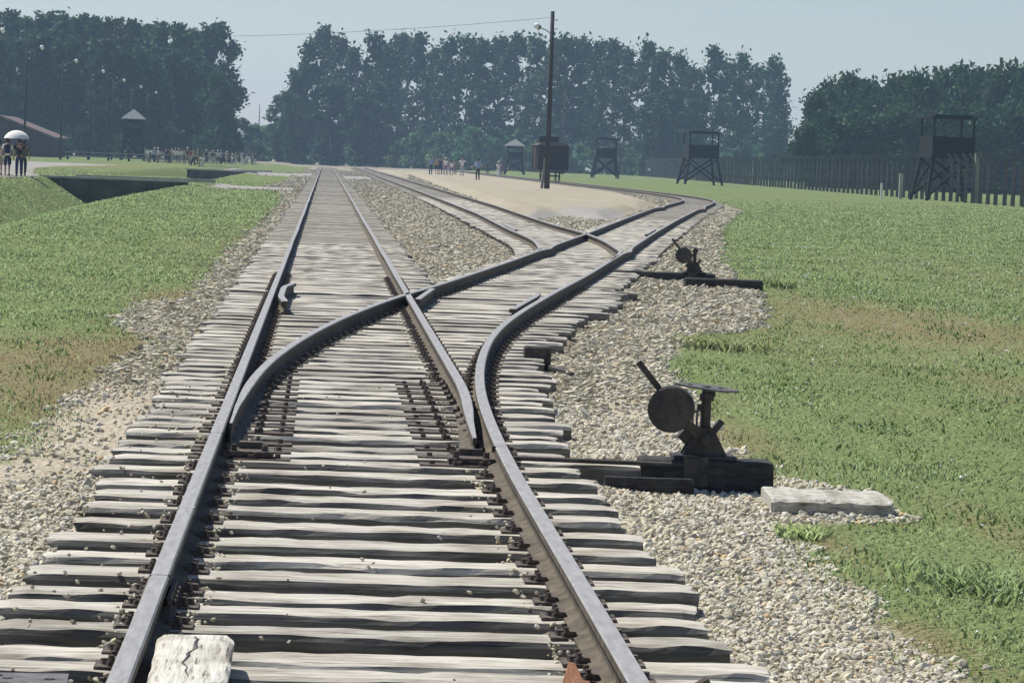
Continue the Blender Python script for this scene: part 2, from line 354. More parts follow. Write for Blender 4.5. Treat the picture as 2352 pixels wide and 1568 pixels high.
def gz(x, y):
    x = np.asarray(x, float); y = np.asarray(y, float)
    z = -.035 + .09*sstep(XL-.35, XL-.62, x)*(y < 400) + .05*sstep(0, .5, x-np.interp(y, DRy, DRx)-.35) - .05*sstep(1.55, 1.9, x-np.maximum(0, np.interp(y, DRy, DRx)-XR))*sstep(9, 12, y)
    z = z + .30*sstep(-4.5, -8.5, x)*sstep(45, 110, y)
    z = z + .28*sstep(-.1, 1.0, sdist(SAND, x, y))*(y > 70)
    z = z + .18*sstep(24, 36, x)
    open_ = np.ones_like(y)
    for a, b_ in FILL: open_ = np.where((y > a) & (y < b_), 0, open_)
    open_ = open_*sstep(30, 60, y)*(y < 470)
    d = 1.35*np.clip(1-np.abs(x+10.6)/np.where(x > -10.6, 4.2, 2.2), 0, 1)
    z = z - d*open_
    z = z + .04*(vnoise(x*.35, y*.2, 3)-.5)*sstep(2.5, 5, np.abs(x-.3)) 
    return z
def zones(x, y):
    g = np.maximum(sdist(GL, x, y), sdist(GRt, x, y))
    s = sdist(SAND, x, y)
    p = np.maximum(sdist(PATHL, x, y), np.maximum(sdist(CROSS, x, y), sdist(CROSS2, x, y))-.3)
    p = np.maximum(p, sdist(BAND, x, y))
    g = np.where(p > -.6, np.minimum(g, -p), g)
    d = np.zeros_like(np.asarray(x, float))
    for px, py, rx, ry, k in DRY:
        a, b_ = un(px, py); a2, _ = un(px+rx, py); _, b2 = un(px, py-ry); _, b3 = un(px, py+ry)
        rw = max((b2-b3)/2, .2)
        d = d + k*np.exp(-(((x-a)/(a2-a))**2+((y-b_)/rw)**2))
    return g, s, p, np.clip(d, 0, 1)

# ------------------------------------------------------------------ ground sheet (fine wedge in view, coarse beyond, to the horizon)
ys = [-6, 0, 4, 6.5]
y = 8.0
while y < 2600: ys.append(y); y += max(.10, y*.0065) if y < 520 else y*.06
ks = np.concatenate([-np.geomspace(1.6, .24, 14), np.linspace(-.22, .30, 420), np.geomspace(.32, 1.8, 14)])
YY = np.array(ys); XX, YG = np.meshgrid(ks, YY); XX = np.clip(XX*(np.maximum(YG, 0)+6), -900, 900)+XX*.01
gx, gy = XX.ravel(), YG.ravel()
gg, ss, pp, dd = zones(gx, gy); gzv = gz(gx, gy)
gzv = np.where(gy > 700, 0.2, gzv)
V = np.stack([gx, gy, gzv], 1); nx, ny = len(ks), len(YY)
idx = np.arange(nx*ny).reshape(ny, nx)
Q = np.stack([idx[:-1, :-1], idx[:-1, 1:], idx[1:, 1:], idx[1:, :-1]], -1).reshape(-1, 4)
m, nt, b = newmat('ground'); MT['ground'] = m
def attr(n):
    a = nt.nodes.new('ShaderNodeAttribute'); a.attribute_name = n; return a.outputs['Fac']
n1 = tex(nt, scale=1.3, detail=6, rough=.7); n2 = tex(nt, scale=9, detail=5, rough=.7); n3 = tex(nt, scale=.22, detail=4)
vo = tex(nt, 'Voronoi', scale=24); vo2 = tex(nt, 'Voronoi', scale=9)
wide = tex(nt, scale=.5, detail=5, rough=.65, vscale=(1, .25, 1))
def edge(a, w, nz=.5):
    e = math_(nt, 'ADD', a, math_(nt, 'MULTIPLY', math_(nt, 'SUBTRACT', n1.outputs[0], .5), nz))
    e = math_(nt, 'ADD', e, math_(nt, 'MULTIPLY', math_(nt, 'SUBTRACT', n2.outputs[0], .5), nz*.5))
    mr = nt.nodes.new('ShaderNodeMapRange'); mr.interpolation_type = 'SMOOTHSTEP'
    nt.links.new(e, mr.inputs[0]); mr.inputs[1].default_value = -w; mr.inputs[2].default_value = w; return mr.outputs[0]
gfac, sfac, pfac = edge(attr('grass'), .10, .45), edge(attr('sand'), .15, .4), edge(attr('path'), .4, .8)
grr = ramp(nt, [(.25, (.135, .175, .068)), (.5, (.18, .225, .09)), (.75, (.235, .28, .125))])
mixn = math_(nt, 'ADD', math_(nt, 'MULTIPLY', n2.outputs[0], .5), math_(nt, 'MULTIPLY', wide.outputs[0], .5)); nt.links.new(mixn, grr.inputs[0])
dryc = ramp(nt, [(.3, (.19, .16, .085)), (.7, (.30, .25, .14))]); nt.links.new(n2.outputs[0], dryc.inputs[0])
dfac = math_(nt, 'MULTIPLY', attr('dry'), math_(nt, 'MULTIPLY_ADD', n1.outputs[0], 2.2, -.35), clamp=True)
dn = ramp(nt, [(.55, (0, 0, 0)), (.75, (.55, .55, .55))]); nt.links.new(n3.outputs[0], dn.inputs[0])
dfac = math_(nt, 'MAXIMUM', dfac, math_(nt, 'MULTIPLY', dn.outputs[0], .6))
grass_c = mixc(nt, dfac, grr.outputs[0], dryc.outputs[0])
st = ramp(nt, [(0, (.26, .235, .18)), (.3, (.44, .40, .31)), (.6, (.56, .515, .39)), (.9, (.64, .60, .48)), (1, (.46, .35, .22))])
sepv = nt.nodes.new('ShaderNodeSeparateColor'); nt.links.new(vo.outputs['Color'], sepv.inputs[0]); nt.links.new(sepv.outputs[0], st.inputs[0])
gap = ramp(nt, [(.35, (1, 1, 1)), (.62, (.45, .43, .4))]); 
vs_ = math_(nt, 'MULTIPLY', vo.outputs['Distance'], 1.0); nt.links.new(vs_, gap.inputs[0])
gravel_c = mixc(nt, 1, st.outputs[0], gap.outputs[0], 'MULTIPLY')
earthf = ramp(nt, [(.56, (0, 0, 0)), (.68, (1, 1, 1))]); nt.links.new(n3.outputs[0], earthf.inputs[0])
gravel_c = mixc(nt, math_(nt, 'MULTIPLY', math_(nt, 'MAXIMUM', math_(nt, 'MULTIPLY', attr('earth'), 1.3), 0), math_(nt, 'MULTIPLY_ADD', n1.outputs[0], 2.2, -.4), clamp=True), gravel_c, (.50, .44, .33, 1))
sandr = ramp(nt, [(.3, (.40, .36, .27)), (.7, (.50, .455, .355))]); nt.links.new(wide.outputs[0], sandr.inputs[0])
pathr = ramp(nt, [(.3, (.30, .29, .26)), (.7, (.42, .40, .36))]); nt.links.new(n1.outputs[0], pathr.inputs[0])
spk = ramp(nt, [(.30, (.80, .78, .74)), (.5, (1, 1, 1)), (.72, (1.0, .97, .94))]); nt.links.new(n2.outputs[0], spk.inputs[0]); sp2 = ramp(nt, [(.35, (.84, .83, .80)), (.6, (1, 1, 1))]); nt.links.new(n1.outputs[0], sp2.inputs[0])
sandc = mixc(nt, 1, mixc(nt, 1, sandr.outputs[0], spk.outputs[0], 'MULTIPLY'), sp2.outputs[0], 'MULTIPLY')
c = mixc(nt, sfac, gravel_c, sandc); c = mixc(nt, pfac, c, pathr.outputs[0]); c = mixc(nt, gfac, c, grass_c)
nt.links.new(c, b.inputs['Base Color']); b.inputs['Roughness'].default_value = 1; b.inputs['Specular IOR Level'].default_value = .05
hh = math_(nt, 'SUBTRACT', n2.outputs[0], math_(nt, 'MULTIPLY', vo.outputs['Distance'], .8)); bump(nt, b, hh, .8, .05)
me = fast_mesh('ground', V, Q, 'ground', smooth=True)
for n, arr in (('grass', gg), ('sand', ss), ('path', pp), ('dry', dd)):
    a = me.attributes.new(n, 'FLOAT', 'POINT'); a.data.foreach_set('value', np.clip(arr, -3, 3).astype(np.float32))
ea = np.zeros(len(gx))
for px, py, rx, ry in ((300, 960, 200, 60), (200, 1030, 240, 60), (430, 850, 100, 40), (540, 790, 60, 30), (60, 1110, 160, 30), (1440, 930, 90, 40), (2080, 1470, 110, 35)):
    a0, b0 = un(px, py); a2, _ = un(px+rx, py); _, b2 = un(px, py-ry)
    ea += np.exp(-(((gx-a0)/(a2-a0))**2+((gy-b0)/(b2-b0))**2))
a = me.attributes.new('earth', 'FLOAT', 'POINT'); a.data.foreach_set('value', np.clip(ea, 0, 1).astype(np.float32))
linkm('ground', me, kind='structure')

# ------------------------------------------------------------------ sleepers
def sleeper_mesh(seed, tar=False, rough=1.0):
    r = np.random.default_rng(seed); nxs = 46; L = 2.6
    ring = [(-.5, -.5), (-.5, .36), (-.45, .47), (-.34, .5), (-.12, .5), (.12, .5), (.34, .5), (.45, .47), (.5, .36), (.5, -.5)]
    xs = np.linspace(-L/2, L/2, nxs); V = []; wd = r.uniform(.235, .29); hg = .2
    off = r.random(4)*100
    def N(a, k, f): return float(vnoise(np.array([a*f+off[k]]), np.array([seed*3.1]), k)[0])-.5
    crack = r.uniform(-.3, .3)
    for i, x in enumerate(xs):
        e = 1.0
        if i == 0 or i == nxs-1: e = .94
        fr, bk = N(x, 0, 1.3)*.024*rough + N(x, 0, 5)*.014*rough, N(x, 1, 1.2)*.022*rough + N(x, 1, 6)*.012*rough
        tp = N(x, 2, 1.0)*.007*rough
        for j, (u, h) in enumerate(ring):
            yy = u*wd*e; zz = h*hg*e
            if u < 0: yy += fr*(1 if h > 0 else .3)
            else: yy += bk*(1 if h > 0 else .3)
            if h > .2: zz += tp + (N(x+u*3, 3, 7))*.010*rough*(1 if abs(u) < .4 else 1.8)
            V.append((x + (r.random()-.5)*(.03 if i in (0, nxs-1) else 0), yy, zz))
    n = len(ring); Fs = []
    for i in range(nxs-1):
        for k in range(n): Fs.append((i*n+k, (i+1)*n+k, (i+1)*n+(k+1) % n, i*n+(k+1) % n))
    Fs += [tuple(range(n)), tuple(range((nxs-1)*n, nxs*n))[::-1]]
    me = bpy.data.meshes.new('sleeper'); me.from_pydata(V, [], Fs); me.materials.append(MT['tar_wood' if tar else 'sleeper']); me.materials.append(MT['tar_shade_side'])
    me.polygons.foreach_set('material_index', [1 if (k % n in (0, 1, 8, 9)) else 0 for k in range(len(Fs)-2)]+[1, 1])  # side and end faces take the darker colour with shade painted in
    bm = bmesh.new(); bm.from_mesh(me); bmesh.ops.recalc_face_normals(bm, faces=bm.faces); bm.to_mesh(me); bm.free()
    return me
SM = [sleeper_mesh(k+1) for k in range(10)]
def plate_mesh(L=.28, rich=True):
    mb = MB(); mb.box((0, 0, .005), (L, .15, .012))
    for sx in (-1, 1):
        for sy in (-1, 1):
            x = sx*.085; mb.tube([(x, sy*.045, .01), (x, sy*.045, .026)], .017, 6); mb.tube([(x, sy*.045, .026), (x, sy*.045, .046)], .010, 6)
        mb.box((sx*.07, 0, .022), (.04, .12, .02))
    mb.tube([(L*.38, .01, .01), (L*.38, .01, .035)], .016, 6); mb.tube([(-L*.38, -.01, .01), (-L*.38, -.01, .03)], .016, 6)
    me = mb.mesh('tie_plate'); me.materials.append(MT['rust']); return me
PM, PL = plate_mesh(), plate_mesh(.56)
def sleeper(parent, x0, x1, y, rails=(), rz=0, name='sleeper', near=True, dz=0):
    o = bpy.data.objects.new(name, random.choice(SM)); COL.objects.link(o); o.parent = parent
    L = x1-x0; flip = random.choice((1, -1))
    o.location = ((x0+x1)/2, y, random.uniform(-.006, .004)+dz); o.scale = (L/2.6*flip, flip*random.uniform(.92, 1.06), 1)
    o.rotation_euler = (0, random.uniform(-.002, .002), rz+random.uniform(-.012, .004))
    if near:
        for (rx, big) in rails:
            p = bpy.data.objects.new('tie_plate', PL if big else PM); COL.objects.link(p); p.parent = o
            p.matrix_parent_inverse = Matrix.Identity(4)
            c_, s_ = math.cos(-o.rotation_euler.z), math.sin(-o.rotation_euler.z)
            p.location = ((rx-o.location.x)/o.scale.x, 0, .10); p.scale = (1/o.scale.x, 1/o.scale.y, 1)
    return o
SLY = [10.05, 10.6, 10.98, 11.58, 12.08, 12.5, 13.1, 13.65, 14.26, 14.85, 15.52, 16.07, 16.64, 17.38, 18.05, 18.47, 18.98, 19.68, 20.18, 20.73, 21.28, 21.81, 22.46, 22.97, 23.46, 23.93]
SLY = [8.4, 8.95, 9.5]+SLY
while SLY[-1] < 500: SLY.append(SLY[-1]+random.uniform(.50, .62)*(1 if SLY[-1] < 62 else 1.15))
main = empty('railway_track', (0, 0, 0), label='straight main railway track running from the foreground to the distant treeline', cat='railway track', group='railway tracks')
div = empty('railway_track', (0, 0, 0), label='railway track curving right from the near switch and back to the brown goods wagon', cat='railway track', group='railway tracks')
mid = empty('railway_track', (0, 0, 0), label='middle railway track between the straight main track and the pale sandy ramp', cat='railway track', group='railway tracks')
yy = np.concatenate([np.arange(7.5, 60, .8), np.arange(60, 520, 3.)])
wob = lambda y, s: (vnoise(y*.22, y*0+s, 5)-.5)*.022*sstep(35, 80, y)
rail(main, yy, XL+wob(yy, 1))
y2 = np.concatenate([[18.25], yy[yy > 18.8]]); rail(main, y2, XR+wob(y2, 9)-.115*(1-sstep(17.5, 23.5, y2))**1.3, taper=lambda y: .30+.70*sstep(18, 21, y))
rail(div, DRy, DRx); rail(div, DLy, DLx, taper=lambda y: .25+.75*sstep(18.5, 22.5, y))
rail(mid, MLy, MLx, taper=lambda y: .3+.7*sstep(56, 62, y)); rail(mid, MRy, MRx, taper=lambda y: .3+.7*sstep(53, 60, y))
# check rails and wing rails beside the frogs
ya = np.arange(34.5, 39.6, .5); rail(main, ya, XL+.115+.0*ya+.10*sstep(38.2, 39.6, ya)+.06*(1-sstep(34.5, 36, ya)), 'check_rail', z0=.105)
ya = np.arange(34.5, 39.5, .5); rail(div, ya, np.array([dR(t) for t in ya])-.12-.05*sstep(38, 39.5, ya), 'check_rail', z0=.105)
ya = np.arange(36.2, 39.8, .4); rail(div, ya, XR+.07+(ya-36.2)*.085, 'wing_rail', z0=.102)
ya = np.arange(76, 82, .6); rail(mid, ya, np.array([mL(t) for t in ya])+.12, 'check_rail', z0=.105)
ya = np.arange(76, 83, .6); rail(div, ya, np.array([dR(t) for t in ya])-.12, 'check_rail', z0=.105)
mb = MB()
for sx in (-1, 1): mb.box((XL-.0+sx*.048, 11.9, .165), (.014, .5, .055))
for k in range(4): mb.tube([(XL-.07, 11.72+k*.12, .165), (XL+.07, 11.72+k*.12, .165)], .013, 6)
mb.build('fishplate', 'rust', main)
for yj in (17.8, 11.75, 19.9): pass
# blade rod and sleeper plates
nmain = 0
plates = []
stuff = MB()
for y in SLY:
    if y > 480: break
    right = XR+.53+random.uniform(-.06, .05)
    left = XL-.58+random.uniform(-.05, .06)
    rl = [(XL, False), (XR, False)]
    if 17.9 < y < 24.5: rl = [(XL+.13, True), (XR-.14, True)]
    if y > 17.5:
        w = dL(y) if y > 18.7 else XL
        if y < 44.5:
            right = dR(y)+(.5 if y < 37.5 else .72)+random.uniform(-.09, .09)
            if y > 23: rl.append((dL(y), False))
            rl.append((dR(y), False))
    if abs(y-18.47) < .1: right = 1.86
    if y < 67 and nmain < 100:
        sleeper(main, left, right, y, rl, near=(y < 46)); nmain += 1
    else:
        stuff.box(((left+right)/2, y, .02+random.uniform(-.008, .004)), (right-left, random.uniform(.28, .32), .16), rz=random.uniform(-.01, .01))
stuff.build('sleeper', 'sleeper', main, kind='stuff')
stuff = MB(); nd_ = 0; y = 45.0
while y < 515:
    xl, xr = dL(y), dR(y); h = -math.atan((dR(y+2)-dR(y-2))/4)
    c_ = (xl+xr)/2; hw = 1.28+random.uniform(-.05, .06)
    if 55 < y < 83: 
        a_ = min(xl, mL(y) if y > 57 else xl); x0, x1 = a_-.45, xr+.5; c_, hw = (x0+x1)/2, (x1-x0)/2
    if nd_ < 100: sleeper(div, c_-hw, c_+hw, y, [], rz=h*.7, near=False); nd_ += 1
    else: stuff.box((c_, y, .02+random.uniform(-.008, .004)), (2*hw, .30, .16), rz=h*.8)
    y += random.uniform(.56, .66) if y < 110 else .72
stuff.build('sleeper', 'sleeper', div, kind='stuff')
stuff = MB(); nd_ = 0; y = 83.4
while y < 515:
    c_ = (mL(y)+mR(y))/2; hw = 1.28+random.uniform(-.06, .06)
    if nd_ < 100: sleeper(mid, c_-hw, c_+hw, y, [], near=False); nd_ += 1
    else: stuff.box((c_, y, .02+random.uniform(-.008, .004)), (2*hw, .30, .16))
    y += random.uniform(.58, .68)
stuff.build('sleeper', 'sleeper', mid, kind='stuff')
# switch rods, blade tip fittings
mb = MB(); mb.tube([(XR+.05, 18.3, .13), (XR+1.10, 18.3, .12)], .014, 6); mb.build('switch_rod', 'iron', main)
for xx in (XR-.13, XL+.19):
    mb = MB(); mb.box((xx, 18.15, .128), (.26, .26, .03)); mb.box((xx, 18.25, .155), (.13, .10, .05)); mb.tube([(xx-.09, 18.06, .14), (xx-.09, 18.06, .18)], .018, 6); mb.tube([(xx+.08, 18.08, .14), (xx+.08, 18.08, .175)], .018, 6); mb.build('heel_block', 'rust', main)
for xx, yj in ((XL, 11.9), (XL, 18.05), (XR, 17.75), (XL, 14.2)):
    mb = MB(); mb.box((xx, yj, .224), (.0745, .007 if yj != 14.2 else .03, .034)); mb.build('rail_joint', 'iron' if yj != 14.2 else 'palecon', main)

# ------------------------------------------------------------------ loose timbers and iron beside the track
def timber(name, x0, x1, y, ztop, mat, label, cat, w=.26, h=.16, rz=0, group=None, seed=31, bolts=False):
    me = sleeper_mesh(seed, rough=.5 if mat == 'tar_wood' else 1.3); me.name = name; me.materials.clear(); me.materials.append(MT[mat]); me.materials.append(MT[mat if name != 'switch_timber' else 'tar_wood'])
    o = bpy.data.objects.new(name, me); COL.objects.link(o); o.location = ((x0+x1)/2, y, ztop-h/2); o.scale = ((x1-x0)/2.6, w/.26, h/.2); o.rotation_euler.z = rz
    return tag(o, label, cat, group)
timber('switch_timber', 1.84, 2.59, 18.45, .145, 'tar_wood', 'tarred black timber carrying the nearer switch stand beside the rails', 'timber', .27, .17)
timber('switch_timber', XR+.62, 2.12, 18.12, .06, 'tar_wood', 'thin dark bearer in front of the black timber of the nearer switch stand', 'timber', .05, .08, seed=33)
timber('switch_timber', 4.55, 6.35, 52.6, .12, 'tar_wood', 'dark timber under the farther switch stand', 'timber', .26, .16, seed=35)
timber('switch_timber', 5.6, 6.80, 50.2, .12, 'tar_wood', 'short dark timber ending in the grass in front of the farther switch stand', 'timber', .3, .17, seed=36)
timber('wooden_plank', 2.46, 3.12, 17.62, .045, 'pale_wood', 'pale split plank in the gravel just right of the nearer switch stand', 'plank', .66, .10, -.05, seed=38)
timber('wooden_beam', 0, 2.0, 9.67, .212, 'pale_wood', 'bleached cracked beam lying along the inside of the left rail at the bottom edge', 'beam', .225, .10, R(90), seed=40)
bpy.data.objects['wooden_beam'].location.x = -.375
P = [(-.372+.012*math.sin(k*.55)+.006*math.sin(k*1.9), 10.60-.06*k, .2080) for k in range(28)]; mb = MB(); mb.tube(P, [.004+.004*abs(math.sin(k*.7)) for k in range(28)], 5); ck = mb.build('crack', 'iron', None); ck.parent = bpy.data.objects['wooden_beam']; bpy.context.view_layer.update(); ck.matrix_parent_inverse = bpy.data.objects['wooden_beam'].matrix_world.inverted()
mb = MB(); mb.box((-.95, 10.02, .125), (.42, .42, .022), rz=.05)
o = mb.build('metal_plate', 'grayiron', None, label='grey drilled metal plate on a sleeper end, bottom left corner', cat='metal plate')
mb = MB()
for a_ in (-.80, -.93, -1.06):
    for b_ in (9.92, 10.02, 10.12): mb.tube([(a_, b_, .130), (a_, b_, .1385)], .017, 8)
mb.build('bolt_hole', 'iron', o)
mb = MB(); mb.tube([(-1.0, 10.20, .13), (-1.0, 10.20, .20)], .022, 6); mb.build('bolt', 'iron', o)
mb = MB(); mb.tube([(1.22, 10.15, .10), (1.22, 10.15, .165), (1.26, 10.15, .185)], .016, 6); mb.box((1.215, 10.15, .125), (.06, .05, .06)); mb.build('rail_clamp', 'rust', None, label='dark iron clamp standing on a sleeper right of the right rail', cat='clamp')
mb = MB(); mb.box((.845, 9.85, .135), (.022, 1.35, .075), ry=.25); mb.box((.875, 9.85, .112), (.07, 1.3, .012)); mb.build('angle_iron', 'brownrust', None, label='orange rusty angle iron lying beside the right rail at the bottom edge', cat='angle iron')
bx = MB(); bx.box((1.90, 28.4, .10), (.23, .22, .2)); bx.build('iron_box', 'iron', None, bevel=.012, label='black iron box standing on the sleeper ends right of the curved rail', cat='iron box')
bx = MB(); bx.tube([(1.98, 28.3, .03), (2.16, 27.7, .01)], .022, 6); bx.build('iron_pipe', 'iron', bpy.data.objects['iron_box'])

# ------------------------------------------------------------------ switch stand
def switch_stand(x, y, z, **tg):
    t = empty('switch_stand', (x, y, z), **tg)
    mb = MB(); mb.box((0, 0, .012), (.36, .24, .022)); mb.box((-.06, -.16, -.06), (.14, .05, .17)); mb.build('base_plate', 'iron', t, bevel=.004)
    mb = MB()
    for sy in (-.055, .055):
        mb.add([(-.13, sy-.01, .02), (.13, sy-.01, .02), (.045, sy-.01, .18), (-.045, sy-.01, .18), (-.13, sy+.01, .02), (.13, sy+.01, .02), (.045, sy+.01, .18), (-.045, sy+.01, .18)],
               [(0, 1, 2, 3), (7, 6, 5, 4), (0, 4, 5, 1), (1, 5, 6, 2), (2, 6, 7, 3), (3, 7, 4, 0)])
    mb.bar((-.13, 0, .10), (-.05, 0, .19), .07, .09); mb.bar((.04, 0, .14), (.10, 0, .22), .035, .05)
    mb.build('frame', 'iron', t)
    mb = MB(); mb.tube([(0, 0, .08), (.004, 0, .20), (.008, 0, .40)], [.034, .030, .028], 10); mb.tube([(.008, 0, .33), (.008, 0, .37)], .042, 10); mb.box((.04, 0, .37), (.03, .03, .03)); mb.box((-.03, 0, .29), (.03, .03, .04)); mb.build('column', 'iron', t, smooth=False)
    mb = MB(); mb.bar((-.045, -.01, .14), (-.045, -.01, .27), .012); mb.bar((-.07, -.01, .13), (-.07, -.01, .26), .012); mb.bar((-.07, -.01, .265), (-.03, -.01, .275), .014); mb.build('lantern_bracket', 'grayiron', t)
    mb = MB(); P = []
    pts = [(-.175, -.01), (-.10, -.055), (.09, -.07), (.19, -.015), (.185, .015), (.09, .07), (-.10, .06), (-.175, .015)]
    for zz in (.402, .412): P += [(a, b_, zz-a*.09+b_*.13) for a, b_ in pts]
    n = len(pts); mb.add(P, [tuple(range(n))[::-1], tuple(range(n, 2*n))]+[(k, (k+1) % n, n+(k+1) % n, n+k) for k in range(n)])
    tp = mb.build('top_plate', 'grayiron', t)
    mb = MB(); mb.tube([(0, 0, .413), (0, 0, .4145)], .026, 10)
    for sx in (-.09, .085): mb.tube([(sx, 0, .413-sx*.09), (sx, 0, .4145-sx*.09)], .014, 8)
    mb.build('hole', 'iron', tp)
    mb = MB(); mb.bar((0, -.08, .12), (-.12, -.09, .20), .06, .03); mb.bar((-.10, -.09, .185), (-.40, -.09, .545), .035, .022); mb.tube([(0, -.11, .12), (0, .08, .12)], .03, 8)
    lv = mb.build('lever', 'iron', t)
    mb = MB(); a = Vector((-.215, -.165, .285)); d = Vector((.17, 1, .02)).normalized()*.125
    mb.tube([a, a+d*.06, a+d*.94, a+d], [.120, .131, .131, .120], 40); mb.ball((-.16, -.175, .30), (.02, .01, .015)); mb.ball((-.155, -.175, .26), (.018, .01, .014)); mb.build('counterweight', 'iron', lv)
    return t
s1 = switch_stand(2.205, 18.47, .145, label='nearer black iron switch stand with round counterweight and raised lever', cat='switch stand', group='switch stands')
s2 = copy_tree(s1); s2.location = (6.0, 52.5, .12); s2.rotation_euler.z = .1; s2['label'] = 'farther small black switch stand by the right-hand rails at the gravel edge'

# ------------------------------------------------------------------ ballast stones
def scatter(n, y0, y1, kx0, kx1, power=1.6):
    u = rng.random(n); y = (y0**(2-power)+u*(y1**(2-power)-y0**(2-power)))**(1/(2-power)) if abs(power-2) > .01 else y0*(y1/y0)**u
    k = kx0+(kx1-kx0)*rng.random(n); return k*y, y
base = np.array([(-1, -1, -1), (1, -1, -1), (1, 1, -1), (-1, 1, -1), (-1, -1, 1), (1, -1, 1), (1, 1, 1), (-1, 1, 1)], float)
FQ = np.array([(3, 2, 1, 0), (4, 5, 6, 7), (0, 1, 5, 4), (1, 2, 6, 5), (2, 3, 7, 6), (3, 0, 4, 7)])
ph = (1+5**.5)/2
IB = np.array([(-1, ph, 0), (1, ph, 0), (-1, -ph, 0), (1, -ph, 0), (0, -1, ph), (0, 1, ph), (0, -1, -ph), (0, 1, -ph), (ph, 0, -1), (ph, 0, 1), (-ph, 0, -1), (-ph, 0, 1)])/1.62
IF = np.array([(0, 11, 5), (0, 5, 1), (0, 1, 7), (0, 7, 10), (0, 10, 11), (1, 5, 9), (5, 11, 4), (11, 10, 2), (10, 7, 6), (7, 1, 8), (3, 9, 4), (3, 4, 2), (3, 2, 6), (3, 6, 8), (3, 8, 9), (4, 9, 5), (2, 4, 11), (6, 2, 10), (8, 6, 7), (9, 8, 1)])
def stones(x, y, z, s, base=base, FQ=FQ):
    n = len(x); P = np.repeat(base[None], n, 0)*rng.uniform(.72, 1.02, (n, len(base), 1)); P += rng.normal(0, .09, P.shape)
    P *= (s[:, None]*.5)[..., None]*np.stack([rng.uniform(.8, 1.25, n), rng.uniform(.75, 1.1, n), rng.uniform(.6, .95, n)], 1)[:, None, :]
    a = rng.random(n)*6.28; c_, s_ = np.cos(a)[:, None], np.sin(a)[:, None]
    X, Y_ = P[..., 0]*c_-P[..., 1]*s_, P[..., 0]*s_+P[..., 1]*c_
    t = rng.normal(0, .35, n)[:, None]; Z = P[..., 2]+X*t
    V = np.stack([X+x[:, None], Y_+y[:, None], Z+z[:, None]], -1).reshape(-1, 3)
    return V, (FQ[None]+len(base)*np.arange(n)[:, None, None]).reshape(-1, FQ.shape[1])
N = 460000
x, y = scatter(N, 8.6, 150, -.17, .235, 1.5)
g_, s_, p_, d_ = zones(x, y)
nz = vnoise(x*3, y*2, 8)*.5+vnoise(x*9, y*7, 9)*.3
keep = (g_+(nz-.4)*.5 < .04) & (s_ < 0)
ea = np.zeros(len(x))
for px, py, rx, ry in ((300, 960, 200, 60), (200, 1030, 240, 60), (430, 850, 100, 40), (540, 790, 60, 30), (60, 1110, 160, 30), (1440, 930, 90, 40), (2080, 1470, 110, 35)):
    a0, b0 = un(px, py); a2, _ = un(px+rx, py); _, b2 = un(px, py-ry); ea += np.exp(-(((x-a0)/(a2-a0))**2+((y-b0)/(b2-b0))**2))
keep &= rng.random(N) > np.clip(ea*.9, 0, .85)
x, y = x[keep], y[keep]; sz = .0185*(.75+(y/22)**.9*.9)*rng.lognormal(0, .3, len(x)); sz = np.clip(sz, .012, .11)
intr = (x > XL-.5) & (x < np.where(y < 44, np.interp(y, DRy, DRx)+.5, XR+.5))
kk = ~intr | (rng.random(len(x)) < .35); x, y, sz, intr = x[kk], y[kk], sz[kk], intr[kk]; z = gz(x, y)+sz*.12
nr = y < 24
V, Q = stones(x[nr], y[nr], z[nr], sz[nr]*1.05, IB, IF)
Vf, Qf = stones(x[~nr], y[~nr], z[~nr], sz[~nr])
Qf = np.concatenate([Qf[:, [0, 1, 2]], Qf[:, [0, 2, 3]]])+len(V)
# a few stones lying on the sleeper ends and a ridge against the rails
xs_ = np.concatenate([rng.uniform(XL-.55, XL-.1, 120), rng.uniform(XL+.1, XR-.1, 50), rng.normal(XR-.14, .03, 600), rng.normal(XL+.13, .03, 400), rng.normal(XL-.12, .03, 400)])
ysl = np.concatenate([rng.uniform(9, 24, 120), rng.uniform(9, 24, 50), rng.uniform(9, 34, 600), rng.uniform(9, 20, 400), rng.uniform(9, 26, 400)])
z2 = np.where(np.arange(len(xs_)) < 170, .104, .092); V2, Q2 = stones(xs_, ysl, z2, rng.uniform(.010, .026, len(xs_)), IB, IF)
xf, yf = scatter(60000, 130, 420, -.03, .11, 1.3); gf, sf, pf, _ = zones(xf, yf); kf = (gf < .1) & (sf < .1) & (pf < 0) & ((xf > XL-.6) | (xf < XL-.6)); kf &= ~((xf > XL-.6) & (xf < XR+.6)); xf, yf = xf[kf], yf[kf]
V3, Q3 = stones(xf, yf, gz(xf, yf)+.02, rng.uniform(.07, .17, len(xf))); Q3 = np.concatenate([Q3[:, [0, 1, 2]], Q3[:, [0, 2, 3]]])
VV = np.concatenate([V, Vf, V2, V3]); QQ = np.concatenate([Q, Qf, Q2+len(V)+len(Vf), Q3+len(V)+len(Vf)+len(V2)])
linkm('ballast', fast_mesh('ballast', VV, QQ, 'stone', 3), label='pale grey and yellow ballast stones around the sleepers', cat='ballast', kind='stuff')

